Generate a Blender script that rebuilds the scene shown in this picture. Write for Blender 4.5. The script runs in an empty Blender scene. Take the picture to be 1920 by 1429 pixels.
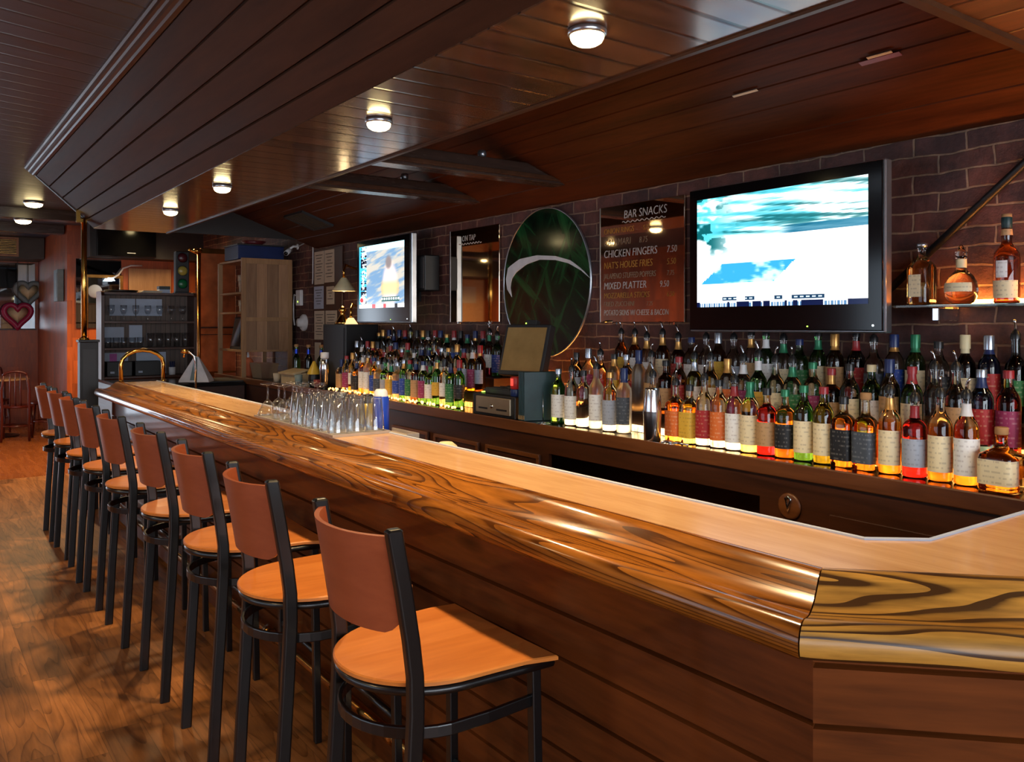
import bpy, math, random
from math import sin, cos, pi, radians, atan2, sqrt
from mathutils import Vector, Matrix
random.seed(7)
SC = bpy.context.scene
COL = SC.collection

# ------------------------------------------------------------------ camera
cam_d = bpy.data.cameras.new('camera')
cam = bpy.data.objects.new('camera', cam_d)
COL.objects.link(cam)
cam.location = (0, 0, 1.55)
cam.rotation_euler = (radians(90), 0, -radians(35.984))
cam_d.sensor_width = 36.0
cam_d.lens = 1570.0 / 1920 * 36.0
cam_d.shift_y = -106.5 / 1920
cam_d.clip_start = 0.05
SC.camera = cam

# ------------------------------------------------------------------ world, exposure
w = bpy.data.worlds.new('world')
SC.world = w
w.use_nodes = True
w.node_tree.nodes['Background'].inputs[0].default_value = (0.55, 0.68, 0.9, 1)
w.node_tree.nodes['Background'].inputs[1].default_value = 0.05
SC.view_settings.view_transform = 'Standard'
SC.view_settings.look = 'None'
SC.view_settings.gamma = 1
SC.view_settings.use_curve_mapping = False
SC.view_settings.exposure = 0.0
cy = SC.cycles
cy.max_bounces = 14
cy.diffuse_bounces = 4
cy.glossy_bounces = 5
cy.transmission_bounces = 14
cy.transparent_max_bounces = 32
cy.sample_clamp_indirect = 4.0
cy.blur_glossy = 0.6
cy.use_denoising = True

WARM = (1.0, 0.70, 0.36)
LAMP_E = 95.0        # energy of each ceiling lamp
DOME_S = 20.0        # glow of its glass
STRIP_S = 3.4        # glow of the light strips under the bottles
WINDOW_S = 9.5       # daylight in the windows
TV_S = 1.9

# ------------------------------------------------------------------ mesh builder
class MB:
    def __init__(self):
        self.v = []; self.f = []; self.m = []; self.s = []
    def add(self, vs, fs, mi=0, smooth=False):
        o = len(self.v)
        self.v += [tuple(p) for p in vs]
        self.f += [tuple(i + o for i in f) for f in fs]
        self.m += [mi] * len(fs); self.s += [smooth] * len(fs)
        return self
    def box(self, x0, x1, y0, y1, z0, z1, mi=0, M=None):
        vs = [(x0,y0,z0),(x1,y0,z0),(x1,y1,z0),(x0,y1,z0),(x0,y0,z1),(x1,y0,z1),(x1,y1,z1),(x0,y1,z1)]
        if M is not None: vs = [M @ Vector(p) for p in vs]
        return self.add(vs, [(0,3,2,1),(4,5,6,7),(0,1,5,4),(1,2,6,5),(2,3,7,6),(3,0,4,7)], mi)
    def lathe(self, prof, seg=20, mi=0, c=(0,0,0), sq=None, smooth=True, a0=0, a1=2*pi, axis='z'):
        full = abs(a1 - a0 - 2*pi) < 1e-6
        n = seg if full else seg + 1
        vs = []; fs = []
        for k, (r, z) in enumerate(prof):
            e = sq[k] if sq else 2
            for i in range(n):
                a = a0 + (a1 - a0) * i / seg
                ca, sa = cos(a), sin(a)
                rr = r if e == 2 else r / ((abs(ca)**e + abs(sa)**e) ** (1.0/e))
                p = (rr*ca, rr*sa, z)
                if axis == 'x': p = (p[2], p[0], p[1])
                if axis == 'y': p = (p[0], p[2], p[1])
                vs.append((p[0]+c[0], p[1]+c[1], p[2]+c[2]))
        for k in range(len(prof)-1):
            for i in range(seg):
                j = (i+1) % n
                if not full and i == seg: continue
                a, b, d, e2 = k*n+i, k*n+j, (k+1)*n+j, (k+1)*n+i
                if prof[k][0] < 1e-7: fs.append((a, d, e2))
                elif prof[k+1][0] < 1e-7: fs.append((a, b, d))
                else: fs.append((a, b, d, e2))
        return self.add(vs, fs, mi, smooth)
    def tube(self, pts, r, seg=8, mi=0, caps=True, closed=False, smooth=True):
        pts = [Vector(p) for p in pts]; n = len(pts); vs = []; fs = []
        up = None
        for i, p in enumerate(pts):
            if closed: t = pts[(i+1) % n] - pts[i-1]
            else: t = pts[min(i+1, n-1)] - pts[max(i-1, 0)]
            t.normalize()
            if up is None:
                up = Vector((0,0,1)) if abs(t.z) < .9 else Vector((1,0,0))
            x = up - t*up.dot(t)
            if x.length < 1e-5: x = t.orthogonal()
            x.normalize(); up = x; y = t.cross(x)
            ri = r[i] if isinstance(r, (list, tuple)) else r
            for k in range(seg):
                a = 2*pi*k/seg
                vs.append(p + x*(ri*cos(a)) + y*(ri*sin(a)))
        last = n if closed else n-1
        for i in range(last):
            i2 = (i+1) % n
            for k in range(seg):
                k2 = (k+1) % seg
                fs.append((i*seg+k, i*seg+k2, i2*seg+k2, i2*seg+k))
        if caps and not closed:
            fs.append(tuple(range(seg-1, -1, -1))); fs.append(tuple((n-1)*seg+k for k in range(seg)))
        return self.add(vs, fs, mi, smooth)
    def loft(self, rings, mi=0, smooth=False, caps=True, closed=True):
        n = len(rings[0]); vs = [p for r in rings for p in r]; fs = []
        for i in range(len(rings)-1):
            for k in range(n if closed else n-1):
                k2 = (k+1) % n
                fs.append((i*n+k, i*n+k2, (i+1)*n+k2, (i+1)*n+k))
        if caps:
            fs.append(tuple(range(n-1, -1, -1))); fs.append(tuple((len(rings)-1)*n+k for k in range(n)))
        return self.add(vs, fs, mi, smooth)
    def prism(self, poly, z0, z1, mi=0, smooth=False):
        n = len(poly)
        return self.loft([[(x, y, z0) for x, y in poly], [(x, y, z1) for x, y in poly]], mi, smooth)
    def build(self, name, mats, parent=None, bevel=0, sharp=None, seg=2, loc=None):
        me = bpy.data.meshes.new(name)
        me.from_pydata(self.v, [], self.f)
        mats = mats if isinstance(mats, (list, tuple)) else [mats]
        for m in mats: me.materials.append(m)
        me.polygons.foreach_set('material_index', self.m)
        me.polygons.foreach_set('use_smooth', self.s)
        me.update()
        import bmesh
        bm = bmesh.new(); bm.from_mesh(me); bmesh.ops.remove_doubles(bm, verts=bm.verts, dist=1e-6); bmesh.ops.recalc_face_normals(bm, faces=bm.faces)
        if bm.calc_volume(signed=True) < -1e-12 and all(len(e_.link_faces) == 2 for e_ in bm.edges): bmesh.ops.reverse_faces(bm, faces=bm.faces)
        bm.to_mesh(me); bm.free()
        if sharp: me.set_sharp_from_angle(angle=radians(sharp))
        o = bpy.data.objects.new(name, me)
        COL.objects.link(o)
        if loc: o.location = loc
        if parent: o.parent = parent
        if bevel:
            b = o.modifiers.new('bevel', 'BEVEL'); b.width = bevel; b.segments = seg; b.limit_method = 'ANGLE'; b.angle_limit = radians(40)
        return o

def tag(o, label, cat, group=None):
    o['label'] = label; o['category'] = cat
    if group: o['group'] = group
    return o
def thing(name, label, cat, loc=(0,0,0), rz=0, group=None):
    o = bpy.data.objects.new(name, None); COL.objects.link(o)
    o.empty_display_size = .1
    o.location = loc; o.rotation_euler = (0, 0, rz)
    return tag(o, label, cat, group)
def struct(o):
    o['kind'] = 'structure'; return o
def dup(root, loc, rz=0, label=None, group=None):
    r = root.copy(); COL.objects.link(r); r.location = loc; r.rotation_euler = (root.rotation_euler[0], root.rotation_euler[1], rz)
    if label: r['label'] = label
    if group: r['group'] = group
    for ch in list(root.children):
        c = ch.copy(); COL.objects.link(c); c.parent = r
        for g in list(ch.children):
            d = g.copy(); COL.objects.link(d); d.parent = c
    return r
ORD = ['','first','second','third','fourth','fifth','sixth','seventh','eighth','ninth','tenth','eleventh','twelfth','thirteenth','fourteenth','fifteenth','sixteenth','seventeenth','eighteenth','nineteenth','twentieth','twenty-first','twenty-second','twenty-third','twenty-fourth','twenty-fifth','twenty-sixth','twenty-seventh','twenty-eighth','twenty-ninth','thirtieth']

# ------------------------------------------------------------------ materials
def lin(c):
    return tuple((x/12.92 if x <= .04045 else ((x+.055)/1.055)**2.4) for x in (v/255.0 for v in c)) + (1,)
class N:
    def __init__(self, name):
        self.mat = bpy.data.materials.new(name); self.mat.use_nodes = True
        self.t = self.mat.node_tree; self.b = self.t.nodes['Principled BSDF']; self.out = self.t.nodes['Material Output']
    def node(self, typ, **k):
        n = self.t.nodes.new(typ)
        for a, v in k.items(): setattr(n, a, v)
        return n
    def link(self, a, b): self.t.links.new(a, b)
    def m(self, op, a, b=None, c=None):
        n = self.node('ShaderNodeMath', operation=op)
        for i, x in enumerate((a, b, c)):
            if x is None: continue
            if isinstance(x, (int, float)): n.inputs[i].default_value = x
            else: self.link(x, n.inputs[i])
        return n.outputs[0]
    def xyz(self, rot=0.0, coord='Object'):
        tc = self.node('ShaderNodeTexCoord'); src = tc.outputs[coord]
        if rot:
            mp = self.node('ShaderNodeMapping'); mp.inputs['Rotation'].default_value = (0, 0, rot)
            self.link(src, mp.inputs[0]); src = mp.outputs[0]
        s = self.node('ShaderNodeSeparateXYZ'); self.link(src, s.inputs[0])
        return s.outputs
    def vec(self, x, y, z=0.0):
        c = self.node('ShaderNodeCombineXYZ')
        for i, v in enumerate((x, y, z)):
            if isinstance(v, (int, float)): c.inputs[i].default_value = v
            else: self.link(v, c.inputs[i])
        return c.outputs[0]
    def noise(self, v, scale=1.0, detail=4.0, rough=.55, dist=0.0):
        n = self.node('ShaderNodeTexNoise'); self.link(v, n.inputs['Vector'])
        n.inputs['Scale'].default_value = scale; n.inputs['Detail'].default_value = detail
        n.inputs['Roughness'].default_value = rough; n.inputs['Distortion'].default_value = dist
        return n.outputs[0]
    def white(self, v):
        n = self.node('ShaderNodeTexWhiteNoise', noise_dimensions='2D'); self.link(v, n.inputs[0]); return n.outputs[0]
    def ramp(self, f, stops, interp='LINEAR'):
        r = self.node('ShaderNodeValToRGB'); self.link(f, r.inputs[0]); e = r.color_ramp.elements
        r.color_ramp.interpolation = interp
        while len(e) < len(stops): e.new(0.5)
        for i, (p, c) in enumerate(stops): e[i].position = p; e[i].color = c if len(c) == 4 else lin(c)
        return r.outputs[0]
    def mix(self, f, a, b, blend='MIX'):
        n = self.node('ShaderNodeMix', data_type='RGBA', blend_type=blend)
        if isinstance(f, (int, float)): n.inputs[0].default_value = f
        else: self.link(f, n.inputs[0])
        for i, x in ((6, a), (7, b)):
            if isinstance(x, tuple): n.inputs[i].default_value = x
            else: self.link(x, n.inputs[i])
        return n.outputs[2]
    def color(self, c):
        if isinstance(c, tuple): self.b.inputs['Base Color'].default_value = c if len(c) == 4 else lin(c)
        else: self.link(c, self.b.inputs['Base Color'])
    def set(self, **k):
        for a, v in k.items():
            i = self.b.inputs[a.replace('_', ' ')]
            if isinstance(v, (int, float, tuple)): i.default_value = v
            else: self.link(v, i)
    def bump(self, h, strength=.3, dist=.01):
        n = self.node('ShaderNodeBump'); n.inputs['Strength'].default_value = strength; n.inputs['Distance'].default_value = dist
        self.link(h, n.inputs['Height']); self.link(n.outputs[0], self.b.inputs['Normal'])

def rope(name, c, s):
    n = N(name); n.color((0,0,0,1)); o = n.xyz()
    f = n.noise(n.vec(0.0, n.m('MULTIPLY', o[1], 60.0), n.m('MULTIPLY', o[2], 20.0)), 1.0, 2)
    f = n.m('MULTIPLY', n.m('POWER', f, 2.2), s*4.0)
    n.set(Emission_Color=tuple(c)+(1,), Emission_Strength=f); return n.mat
def plain(name, c, rough=.5, metal=0.0, coat=0.0, noise=0.12, nscale=12):
    n = N(name)
    x = n.xyz(); v = n.vec(*x)
    f = n.noise(v, nscale, 4)
    L = lin(c); d = tuple(q*(1-noise) for q in L[:3]) + (1,); u = tuple(min(1, q*(1+noise)) for q in L[:3]) + (1,)
    n.color(n.ramp(f, [(.3, d), (.7, u)]))
    n.set(Roughness=rough, Metallic=metal, Coat_Weight=coat)
    return n.mat
def emis(name, c, s):
    n = N(name); n.color((0,0,0,1)); n.set(Emission_Color=c if len(c) == 4 else tuple(c)+(1,), Emission_Strength=s); return n.mat
def glass(name, c, rough=.02, ior=1.5):
    n = N(name); n.color(c if len(c) == 4 else tuple(c)+(1,)); n.set(Roughness=rough, Transmission_Weight=1.0, IOR=ior); return n.mat
def wood(name, dark, light, along='y', across='x', third='z', scale=1.0, rough=.35, coat=0.0, plank=0, length=0, vary=.35, groove=.004,
         rot=0.0, knots=False, lines=.0, bump=.15, gcol=.25, offset=0.0, coatr=.08, lfreq=16.0, lsc=5.0, spec=.5, lal=.55):
    n = N(name)
    o = n.xyz(rot); ax = {'x': o[0], 'y': o[1], 'z': o[2]}
    a, c, d = ax[along], ax[across], ax[third]
    if offset: c = n.m('ADD', c, offset)
    seed = 0.0; mask = None
    if plank:
        q = n.m('DIVIDE', c, plank); cell = n.m('FLOOR', q)
        if length:
            r0 = n.white(n.vec(cell, 3.7)); a2 = n.m('ADD', a, n.m('MULTIPLY', r0, length*1.0))
            qa = n.m('DIVIDE', a2, length); cell2 = n.m('FLOOR', qa)
        else: cell2 = 0.0
        rnd = n.white(n.vec(cell, cell2)); seed = n.m('MULTIPLY', rnd, 37.0)
        e = n.m('MULTIPLY', n.m('SUBTRACT', .5, n.m('ABSOLUTE', n.m('SUBTRACT', n.m('FRACT', q), .5))), plank)
        if length:
            e2 = n.m('MULTIPLY', n.m('SUBTRACT', .5, n.m('ABSOLUTE', n.m('SUBTRACT', n.m('FRACT', qa), .5))), length)
            e = n.m('MINIMUM', e, e2)
        mask = n.m('SMOOTH_MIN', n.m('DIVIDE', e, groove), 1.0, 0.2)
    v = n.vec(n.m('ADD', n.m('MULTIPLY', c, 9.0*scale), seed), n.m('MULTIPLY', a, 0.9*scale), n.m('ADD', n.m('MULTIPLY', d, 9.0*scale), seed))
    f1 = n.noise(v, 1.6, 6, .6, .6)
    f2 = n.noise(v, 9.0, 3, .5)
    f = n.m('ADD', n.m('MULTIPLY', f1, .75), n.m('MULTIPLY', f2, .25))
    if lines:
        v2 = n.vec(n.m('ADD', n.m('MULTIPLY', c, lsc*scale), seed), n.m('MULTIPLY', a, lal*scale), n.m('MULTIPLY', d, lsc*scale))
        g = n.noise(v2, 1.0, 2.0, .5, .4)
        fr = n.m('FRACT', n.m('MULTIPLY', g, lfreq))
        ln = n.m('POWER', fr, 5.0)
        f = n.m('SUBTRACT', f, n.m('MULTIPLY', ln, lines))
    col = n.ramp(f, [(.25, dark), (.72, light)])
    if plank:
        k = n.m('ADD', 1.0 - vary*.5, n.m('MULTIPLY', rnd, vary))
        cc = n.node('ShaderNodeCombineColor'); [n.link(k, cc.inputs[i]) for i in range(3)]
        col = n.mix(1.0, col, cc.outputs[0], 'MULTIPLY')
        gk = n.m('ADD', gcol, n.m('MULTIPLY', n.m('MINIMUM', n.m('MAXIMUM', mask, 0.0), 1.0), 1.0-gcol))
        cg = n.node('ShaderNodeCombineColor'); [n.link(gk, cg.inputs[i]) for i in range(3)]
        col = n.mix(1.0, col, cg.outputs[0], 'MULTIPLY')
    if knots:
        kv = n.vec(n.m('MULTIPLY', c, 7.0), n.m('MULTIPLY', a, 2.2), n.m('MULTIPLY', d, 7.0))
        vo = n.node('ShaderNodeTexVoronoi'); n.link(kv, vo.inputs['Vector']); vo.inputs['Scale'].default_value = .8
        kn = n.ramp(vo.outputs['Distance'], [(.04, (0.15,0.1,0.08,1)), (.16, (1,1,1,1))])
        col = n.mix(1.0, col, kn, 'MULTIPLY')
    n.color(col)
    rr = n.m('ADD', rough-.06, n.m('MULTIPLY', f1, .16))
    n.set(Roughness=rr, Coat_Weight=coat, Coat_Roughness=coatr)
    n.b.inputs['Specular IOR Level'].default_value = spec
    h = n.m('MULTIPLY', f, .25)
    if plank: h = n.m('ADD', h, n.m('MINIMUM', mask, 1.0))
    n.bump(h, bump, .004)
    return n.mat

M = {}
M['ceil'] = wood('daylight tinted dark ceiling boards', (36,42,54), (66,74,92), along='x', across='y', plank=.155, rot=radians(-16), rough=.36, vary=.35, groove=.014, gcol=.1, bump=.5)  # bluish sheen of daylight is put into the board colour
M['soffit'] = wood('varnished soffit boards', (46,29,19), (106,70,46), along='x', across='y', plank=.14, rough=.22, vary=.6, groove=.011, gcol=.15, bump=.5, coat=.35, coatr=.12, offset=.06)
M['soffit_y'] = wood('varnished near soffit boards', (62,34,18), (128,74,42), along='y', across='x', plank=.16, rough=.3, vary=.4, groove=.011, gcol=.15, bump=.5, offset=.08)
M['fascia'] = wood('dark fascia boards', (50,31,21), (80,52,37), along='y', across='x', rough=.6, scale=.5, bump=.08, spec=.08)
M['trim'] = wood('dark moulding', (50,30,20), (84,54,36), along='y', across='x', rough=.38, bump=.05, spec=.2)
M['slope'] = wood('red brown boards', (40,15,7), (92,48,23), along='y', across='x', rough=.5, scale=.8, bump=.12, spec=.1)
M['beam'] = wood('grey brown beam', (42,31,27), (74,56,48), along='x', across='y', rough=.25, bump=.2)
M['front'] = wood('bar front boards', (44,18,6), (116,60,23), along='y', across='z', third='x', rough=.46, scale=.8, bump=.2, knots=True, spec=.1, coat=.3, coatr=.1)
M['front_c'] = wood('dull uncoated bar front boards', (44,18,6), (116,60,23), along='y', across='z', third='x', rough=.5, scale=.8, bump=.2, knots=True, spec=.08)  # same wood as the front, coat left out to hold back window sheen
M['rail'] = wood('oak arm rail', (84,44,10), (186,114,40), along='y', across='x', rough=.2, scale=1.3, lines=.5, lfreq=30.0, lsc=4.5, lal=.3, bump=.12, coat=.5, coatr=.05, spec=.2)
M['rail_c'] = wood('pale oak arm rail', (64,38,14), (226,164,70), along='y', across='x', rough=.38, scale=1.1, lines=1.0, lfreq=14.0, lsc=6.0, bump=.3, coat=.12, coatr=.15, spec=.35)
M['counter'] = wood('maple laminate', (200,150,104), (226,182,134), along='y', across='x', rough=.2, scale=1.4, bump=.0, coat=.3, coatr=.08)
M['floor'] = wood('strip oak floor', (104,60,26), (186,120,64), along='y', across='x', plank=.15, length=.85, rough=.4, vary=.55, groove=.002, gcol=.5, lines=.2, bump=.08, scale=1.1, lfreq=14.0, spec=.35)
M['floor_far'] = wood('smooth orange floor', (128,66,28), (164,92,44), along='y', across='x', plank=.12, length=1.2, rough=.25, vary=.15, groove=.001, gcol=.8, bump=.05)
M['parquet'] = wood('orange parquet wall', (120,52,17), (188,92,36), along='z', across='x', third='y', plank=.16, length=.3, rough=.38, vary=.45, groove=.002, gcol=.6, bump=.06)
M['parquet_y'] = wood('orange parquet side wall', (110,46,15), (170,82,32), along='z', across='y', third='x', plank=.16, length=.3, rough=.38, vary=.45, groove=.002, gcol=.6, bump=.06)
M['ply'] = wood('stool seat veneer', (176,94,34), (216,132,58), along='x', across='y', rough=.3, scale=.9, bump=.03, coat=.2, coatr=.15)
M['ply_back'] = wood('stool back veneer', (128,58,30), (156,78,44), along='y', across='z', third='x', rough=.4, scale=.9, bump=.03)
M['backbar'] = wood('dark back bar wood', (34,16,8), (74,38,18), along='y', across='z', third='x', rough=.38, bump=.1)
M['backbar_edge'] = wood('worn back bar edge', (70,36,16), (118,70,36), along='y', across='z', third='x', rough=.34, bump=.1)
M['pine'] = wood('unfinished pine', (122,86,58), (168,128,94), along='z', across='x', third='y', plank=.115, rough=.5, vary=.5, groove=.005, gcol=.45, knots=True, bump=.05)
M['pine_f'] = wood('pine frame', (132,94,60), (176,134,92), along='z', across='x', third='y', rough=.5, bump=.05)
M['darkwood'] = wood('dark shelf wood', (42,20,12), (84,46,28), along='z', across='x', third='y', rough=.4, bump=.05, coat=.05)
M['bead'] = wood('grooved shelf back', (70,52,44), (104,84,72), along='z', across='x', third='y', plank=.05, rough=.5, vary=.2, groove=.005, bump=.2)
M['redwood'] = wood('dark red chair wood', (58,16,12), (104,36,26), along='z', across='x', third='y', rough=.3, bump=.02)
M['black'] = plain('black metal', (11,11,12), .32, 0, .15, .05)
M['blackp'] = plain('black plastic', (17,17,19), .45)
M['gloss'] = plain('glossy black', (10,10,12), .12)
M['darkgrey'] = plain('dark grey', (40,40,42), .5)
M['silver'] = plain('brushed silver', (176,182,190), .28, .9)
M['steel'] = plain('polished steel', (205,208,212), .08, 1.0, noise=.03)
M['satin'] = plain('satin steel', (226,228,232), .2, 1.0, noise=.03)
M['drawer'] = plain('brushed drawer front', (196,178,150), .38, .85, noise=.06)
M['brass'] = plain('polished brass', (226,176,88), .14, 1.0, noise=.08)
M['brass_d'] = plain('worn brass', (176,130,70), .25, 1.0, noise=.2)
M['copper'] = plain('copper', (196,118,72), .22, 1.0)
M['white'] = plain('white plastic', (222,222,224), .4)
M['paper'] = plain('cream paper', (206,190,166), .7, noise=.05)
M['paper_b'] = plain('cool white paper', (178,188,206), .7, noise=.05)
M['pink'] = plain('pink paper', (196,104,176), .7)
M['orange_p'] = plain('orange paper', (214,112,72), .7)
M['card'] = plain('cream card', (190,168,132), .7)
M['ink'] = plain('printed ink', (60,54,50), .7)
M['chalk'] = plain('white marker', (206,204,200), .6)
M['chalk_y'] = plain('yellow marker', (190,140,50), .6)
M['chalk_d'] = plain('faint marker', (160,138,112), .6)
M['teal'] = plain('dark teal leather', (18,50,54), .42, noise=.25)
M['blue'] = plain('blue plastic', (28,70,190), .35)
M['bluefoil'] = plain('blue foil', (36,72,200), .3, .5)
M['red'] = plain('red plastic', (190,38,34), .4)
M['red_d'] = plain('deep red plastic', (120,40,44), .4)
M['yellow'] = plain('yellow plastic', (216,178,60), .4)
M['magenta'] = plain('magenta plastic', (168,36,84), .4)
M['cream'] = plain('cream cap', (226,212,168), .5)
M['cork'] = plain('cork', (176,132,86), .8)
M['goldfoil'] = plain('gold foil', (200,150,84), .32, .7)
M['capblack'] = plain('black cap', (22,23,26), .35)
M['capblue'] = plain('navy cap', (24,42,92), .35)
M['green_foil'] = plain('green foil', (40,120,84), .35, .3)
M['redcap'] = plain('red cap', (150,34,40), .35)
M['silvercap'] = plain('silver cap', (170,178,190), .25, .8)
M['spout'] = plain('steel pour spout', (190,196,204), .15, 1.0)
M['rubber'] = plain('pale bar mat', (168,156,146), .5)
M['bulb_red'] = plain('dull red lens', (74,20,26), .3)
M['bulb_yel'] = plain('dull yellow lens', (178,158,70), .3)
M['bulb_grn'] = plain('dull green lens', (16,104,60), .3)
M['greyblue'] = plain('pale grey green box', (122,140,142), .5)
M['duct'] = plain('olive duct panel', (62,52,40), .55)
M['post'] = plain('near black painted post', (14,13,16), .5)
M['hull'] = plain('dark bulkhead', (34,28,26), .5)
M['clear'] = glass('clear glass', (.96, .97, .97))
n = N('thin clear glassware')       # thin-walled glass: mostly transparent, mirror-like towards its edges
tr = n.node('ShaderNodeBsdfTransparent'); tr.inputs[0].default_value = (.95, .965, .975, 1)
gl_ = n.node('ShaderNodeBsdfGlossy'); gl_.inputs['Roughness'].default_value = .05; gl_.inputs[0].default_value = (1, 1, 1, 1)
fr_ = n.node('ShaderNodeLayerWeight'); fr_.inputs['Blend'].default_value = .5
mx = n.node('ShaderNodeMixShader'); n.link(n.m('ADD', n.m('MULTIPLY', n.m('POWER', fr_.outputs['Facing'], 2.6), .8), .06), mx.inputs[0]); n.link(tr.outputs[0], mx.inputs[1]); n.link(gl_.outputs[0], mx.inputs[2])
n.link(mx.outputs[0], n.out.inputs['Surface'])
M['clear_p'] = n.mat
M['shelfglass'] = glass('green edged glass', (.72, .9, .76))
M['mirror'] = plain('mirror', (222,200,176), .03, 1.0, noise=.06, nscale=3)
M['mirror_c'] = plain('cool mirror', (176,184,190), .03, 1.0, noise=.02)
M['coppermirror'] = plain('copper tinted panel', (214,124,74), .25, .25, coat=.5, noise=.35, nscale=5)
M['dome'] = emis('lit lamp glass', (1.0, .78, .38), DOME_S)
M['strip'] = rope('lit strip', (1.0, .38, .07), STRIP_S)
M['strip_b'] = emis('bright lit strip', (1.0, .34, .06), 80.0)
M['strip_w'] = rope('pale lit strip', (1.0, .66, .3), STRIP_S*1.6)
M['door_day'] = emis('daylight door', (.74, .86, 1.0), 7.0)
M['fairy'] = emis('lit fairy bulbs', (1.0, .42, .1), STRIP_S*2.2)
M['sconce'] = emis('lit glass shade', (1.0, .66, .3), 1.5)
M['touch'] = plain('touch screen with glow tint', (158,124,74), .22, coat=.3)  # warm reflected glow is put into the screen's base colour
M['window'] = emis('daylight window', (.84, .91, 1.0), WINDOW_S)
M['window_l'] = emis('shaded daylight window', (.7, .84, 1.0), 2.4)
M['led_g'] = emis('green indicator', (.5, 1, .1), 3)
M['led_r'] = emis('red lit display', (1, .06, .04), 1.6)
M['led_w'] = emis('white indicator', (.8, .95, 1), 3)

# brick
n = N('dark brick')
o = n.xyz(); v = n.vec(o[1], o[2], 0.0)
dv = n.node('ShaderNodeTexNoise'); n.link(n.vec(*o), dv.inputs['Vector']); dv.inputs['Scale'].default_value = 7
mv = n.node('ShaderNodeVectorMath', operation='SCALE'); n.link(dv.outputs[1], mv.inputs[0]); mv.inputs['Scale'].default_value = .03
av = n.node('ShaderNodeVectorMath', operation='ADD'); n.link(v, av.inputs[0]); n.link(mv.outputs[0], av.inputs[1])
bt = n.node('ShaderNodeTexBrick'); n.link(av.outputs[0], bt.inputs['Vector'])
bt.inputs['Scale'].default_value = 1.0; bt.inputs['Brick Width'].default_value = .212; bt.inputs['Row Height'].default_value = .0745
bt.inputs['Mortar Size'].default_value = .0052; bt.inputs['Mortar Smooth'].default_value = .35; bt.inputs['Bias'].default_value = -.1
bt.inputs['Color1'].default_value = lin((104,66,58)); bt.inputs['Color2'].default_value = lin((78,52,52)); bt.inputs['Mortar'].default_value = lin((150,126,104))
bn = n.noise(n.vec(*o), 22, 5, .65)
dirt = n.ramp(n.noise(n.vec(*o), 5, 5, .7), [(.35, (.45,.45,.45,1)), (.65, (1.15,1.1,1.1,1))])
blot = n.ramp(n.noise(n.vec(*o), 2.3, 6, .75), [(.4, (.62,.62,.66,1)), (.6, (1.3,1.1,1.0,1))])
n.color(n.mix(1.0, n.mix(1.0, bt.outputs['Color'], dirt, 'MULTIPLY'), blot, 'MULTIPLY'))
n.set(Roughness=.62)
n.bump(n.m('ADD', n.m('MULTIPLY', bt.outputs['Fac'], -1.0), n.m('MULTIPLY', bn, .7)), .7, .012)
M['brick'] = n.mat

# oval mirror: dark green leaf streaks
n = N('dark green leaf print')
o = n.xyz()
def streak(rot, sc, seed):
    mp = n.node('ShaderNodeMapping'); mp.inputs['Rotation'].default_value = (rot, 0, 0); mp.inputs['Location'].default_value = (0, seed, 0)
    tc = n.node('ShaderNodeTexCoord'); n.link(tc.outputs['Object'], mp.inputs[0])
    s = n.node('ShaderNodeSeparateXYZ'); n.link(mp.outputs[0], s.inputs[0])
    return n.noise(n.vec(0.0, n.m('MULTIPLY', s.outputs[1], sc), n.m('MULTIPLY', s.outputs[2], sc*.14)), 1.0, 3, .5)
f = n.m('MAXIMUM', n.m('MULTIPLY', streak(.35, 11, 0), 1.0), n.m('MAXIMUM', streak(-.5, 14, 3), streak(.9, 12, 8)))
n.color(n.ramp(f, [(.43, (6,13,10)), (.57, (11,43,25)), (.71, (32,88,48))]))
n.set(Roughness=.12)
M['oval'] = n.mat

# bottle glass with a liquid level
GLASS = {}
def liquid(name, top, bottom, level):
    n = N(name); z = n.xyz()[2]
    f = n.m('GREATER_THAN', z, level)
    n.color(n.mix(f, tuple(bottom)+(1,), tuple(top)+(1,)))
    n.set(Roughness=.03, Transmission_Weight=1.0, IOR=1.42)
    return n.mat
CL = (.93, .95, .94)
GLASS['clear'] = liquid('clear bottle glass', CL, (.93, .93, .9), .2)
GLASS['frosted'] = glass('frosted bottle glass', (.93, .9, .86), .35)
GLASS['amber'] = liquid('amber spirit in clear glass', CL, (.92, .36, .06), .18)
GLASS['gold'] = liquid('golden spirit in clear glass', CL, (.95, .58, .16), .16)
GLASS['red'] = liquid('red liqueur in clear glass', (.9, .84, .8), (.68, .03, .05), .2)
GLASS['brown'] = glass('dark brown bottle glass', (.26, .11, .03))
GLASS['green'] = glass('green bottle glass', (.12, .5, .14))
GLASS['olive'] = glass('olive bottle glass', (.36, .42, .06))
GLASS['yellow'] = liquid('yellow liqueur in clear glass', (.95, .9, .7), (.95, .7, .06), .22)
GLASS['blue'] = glass('blue bottle glass', (.1, .3, .85))
GLASS['black'] = glass('near black bottle glass', (.05, .05, .05))
def lab(name, c, ink, ns=90):
    n = N(name); o = n.xyz()
    z = o[2]
    band = n.m('GREATER_THAN', n.m('FRACT', n.m('MULTIPLY', z, 62.0)), .62)
    nz = n.m('GREATER_THAN', n.noise(n.vec(n.m('MULTIPLY', o[0], 3.0), n.m('MULTIPLY', o[1], 3.0), n.m('MULTIPLY', n.m('FLOOR', n.m('MULTIPLY', z, 62.0)), .9)), 34, 1), .52)
    f = n.m('MULTIPLY', n.m('MULTIPLY', band, nz), .26)
    n.color(n.mix(f, lin(c), lin(ink))); n.set(Roughness=.55)
    return n.mat
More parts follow.
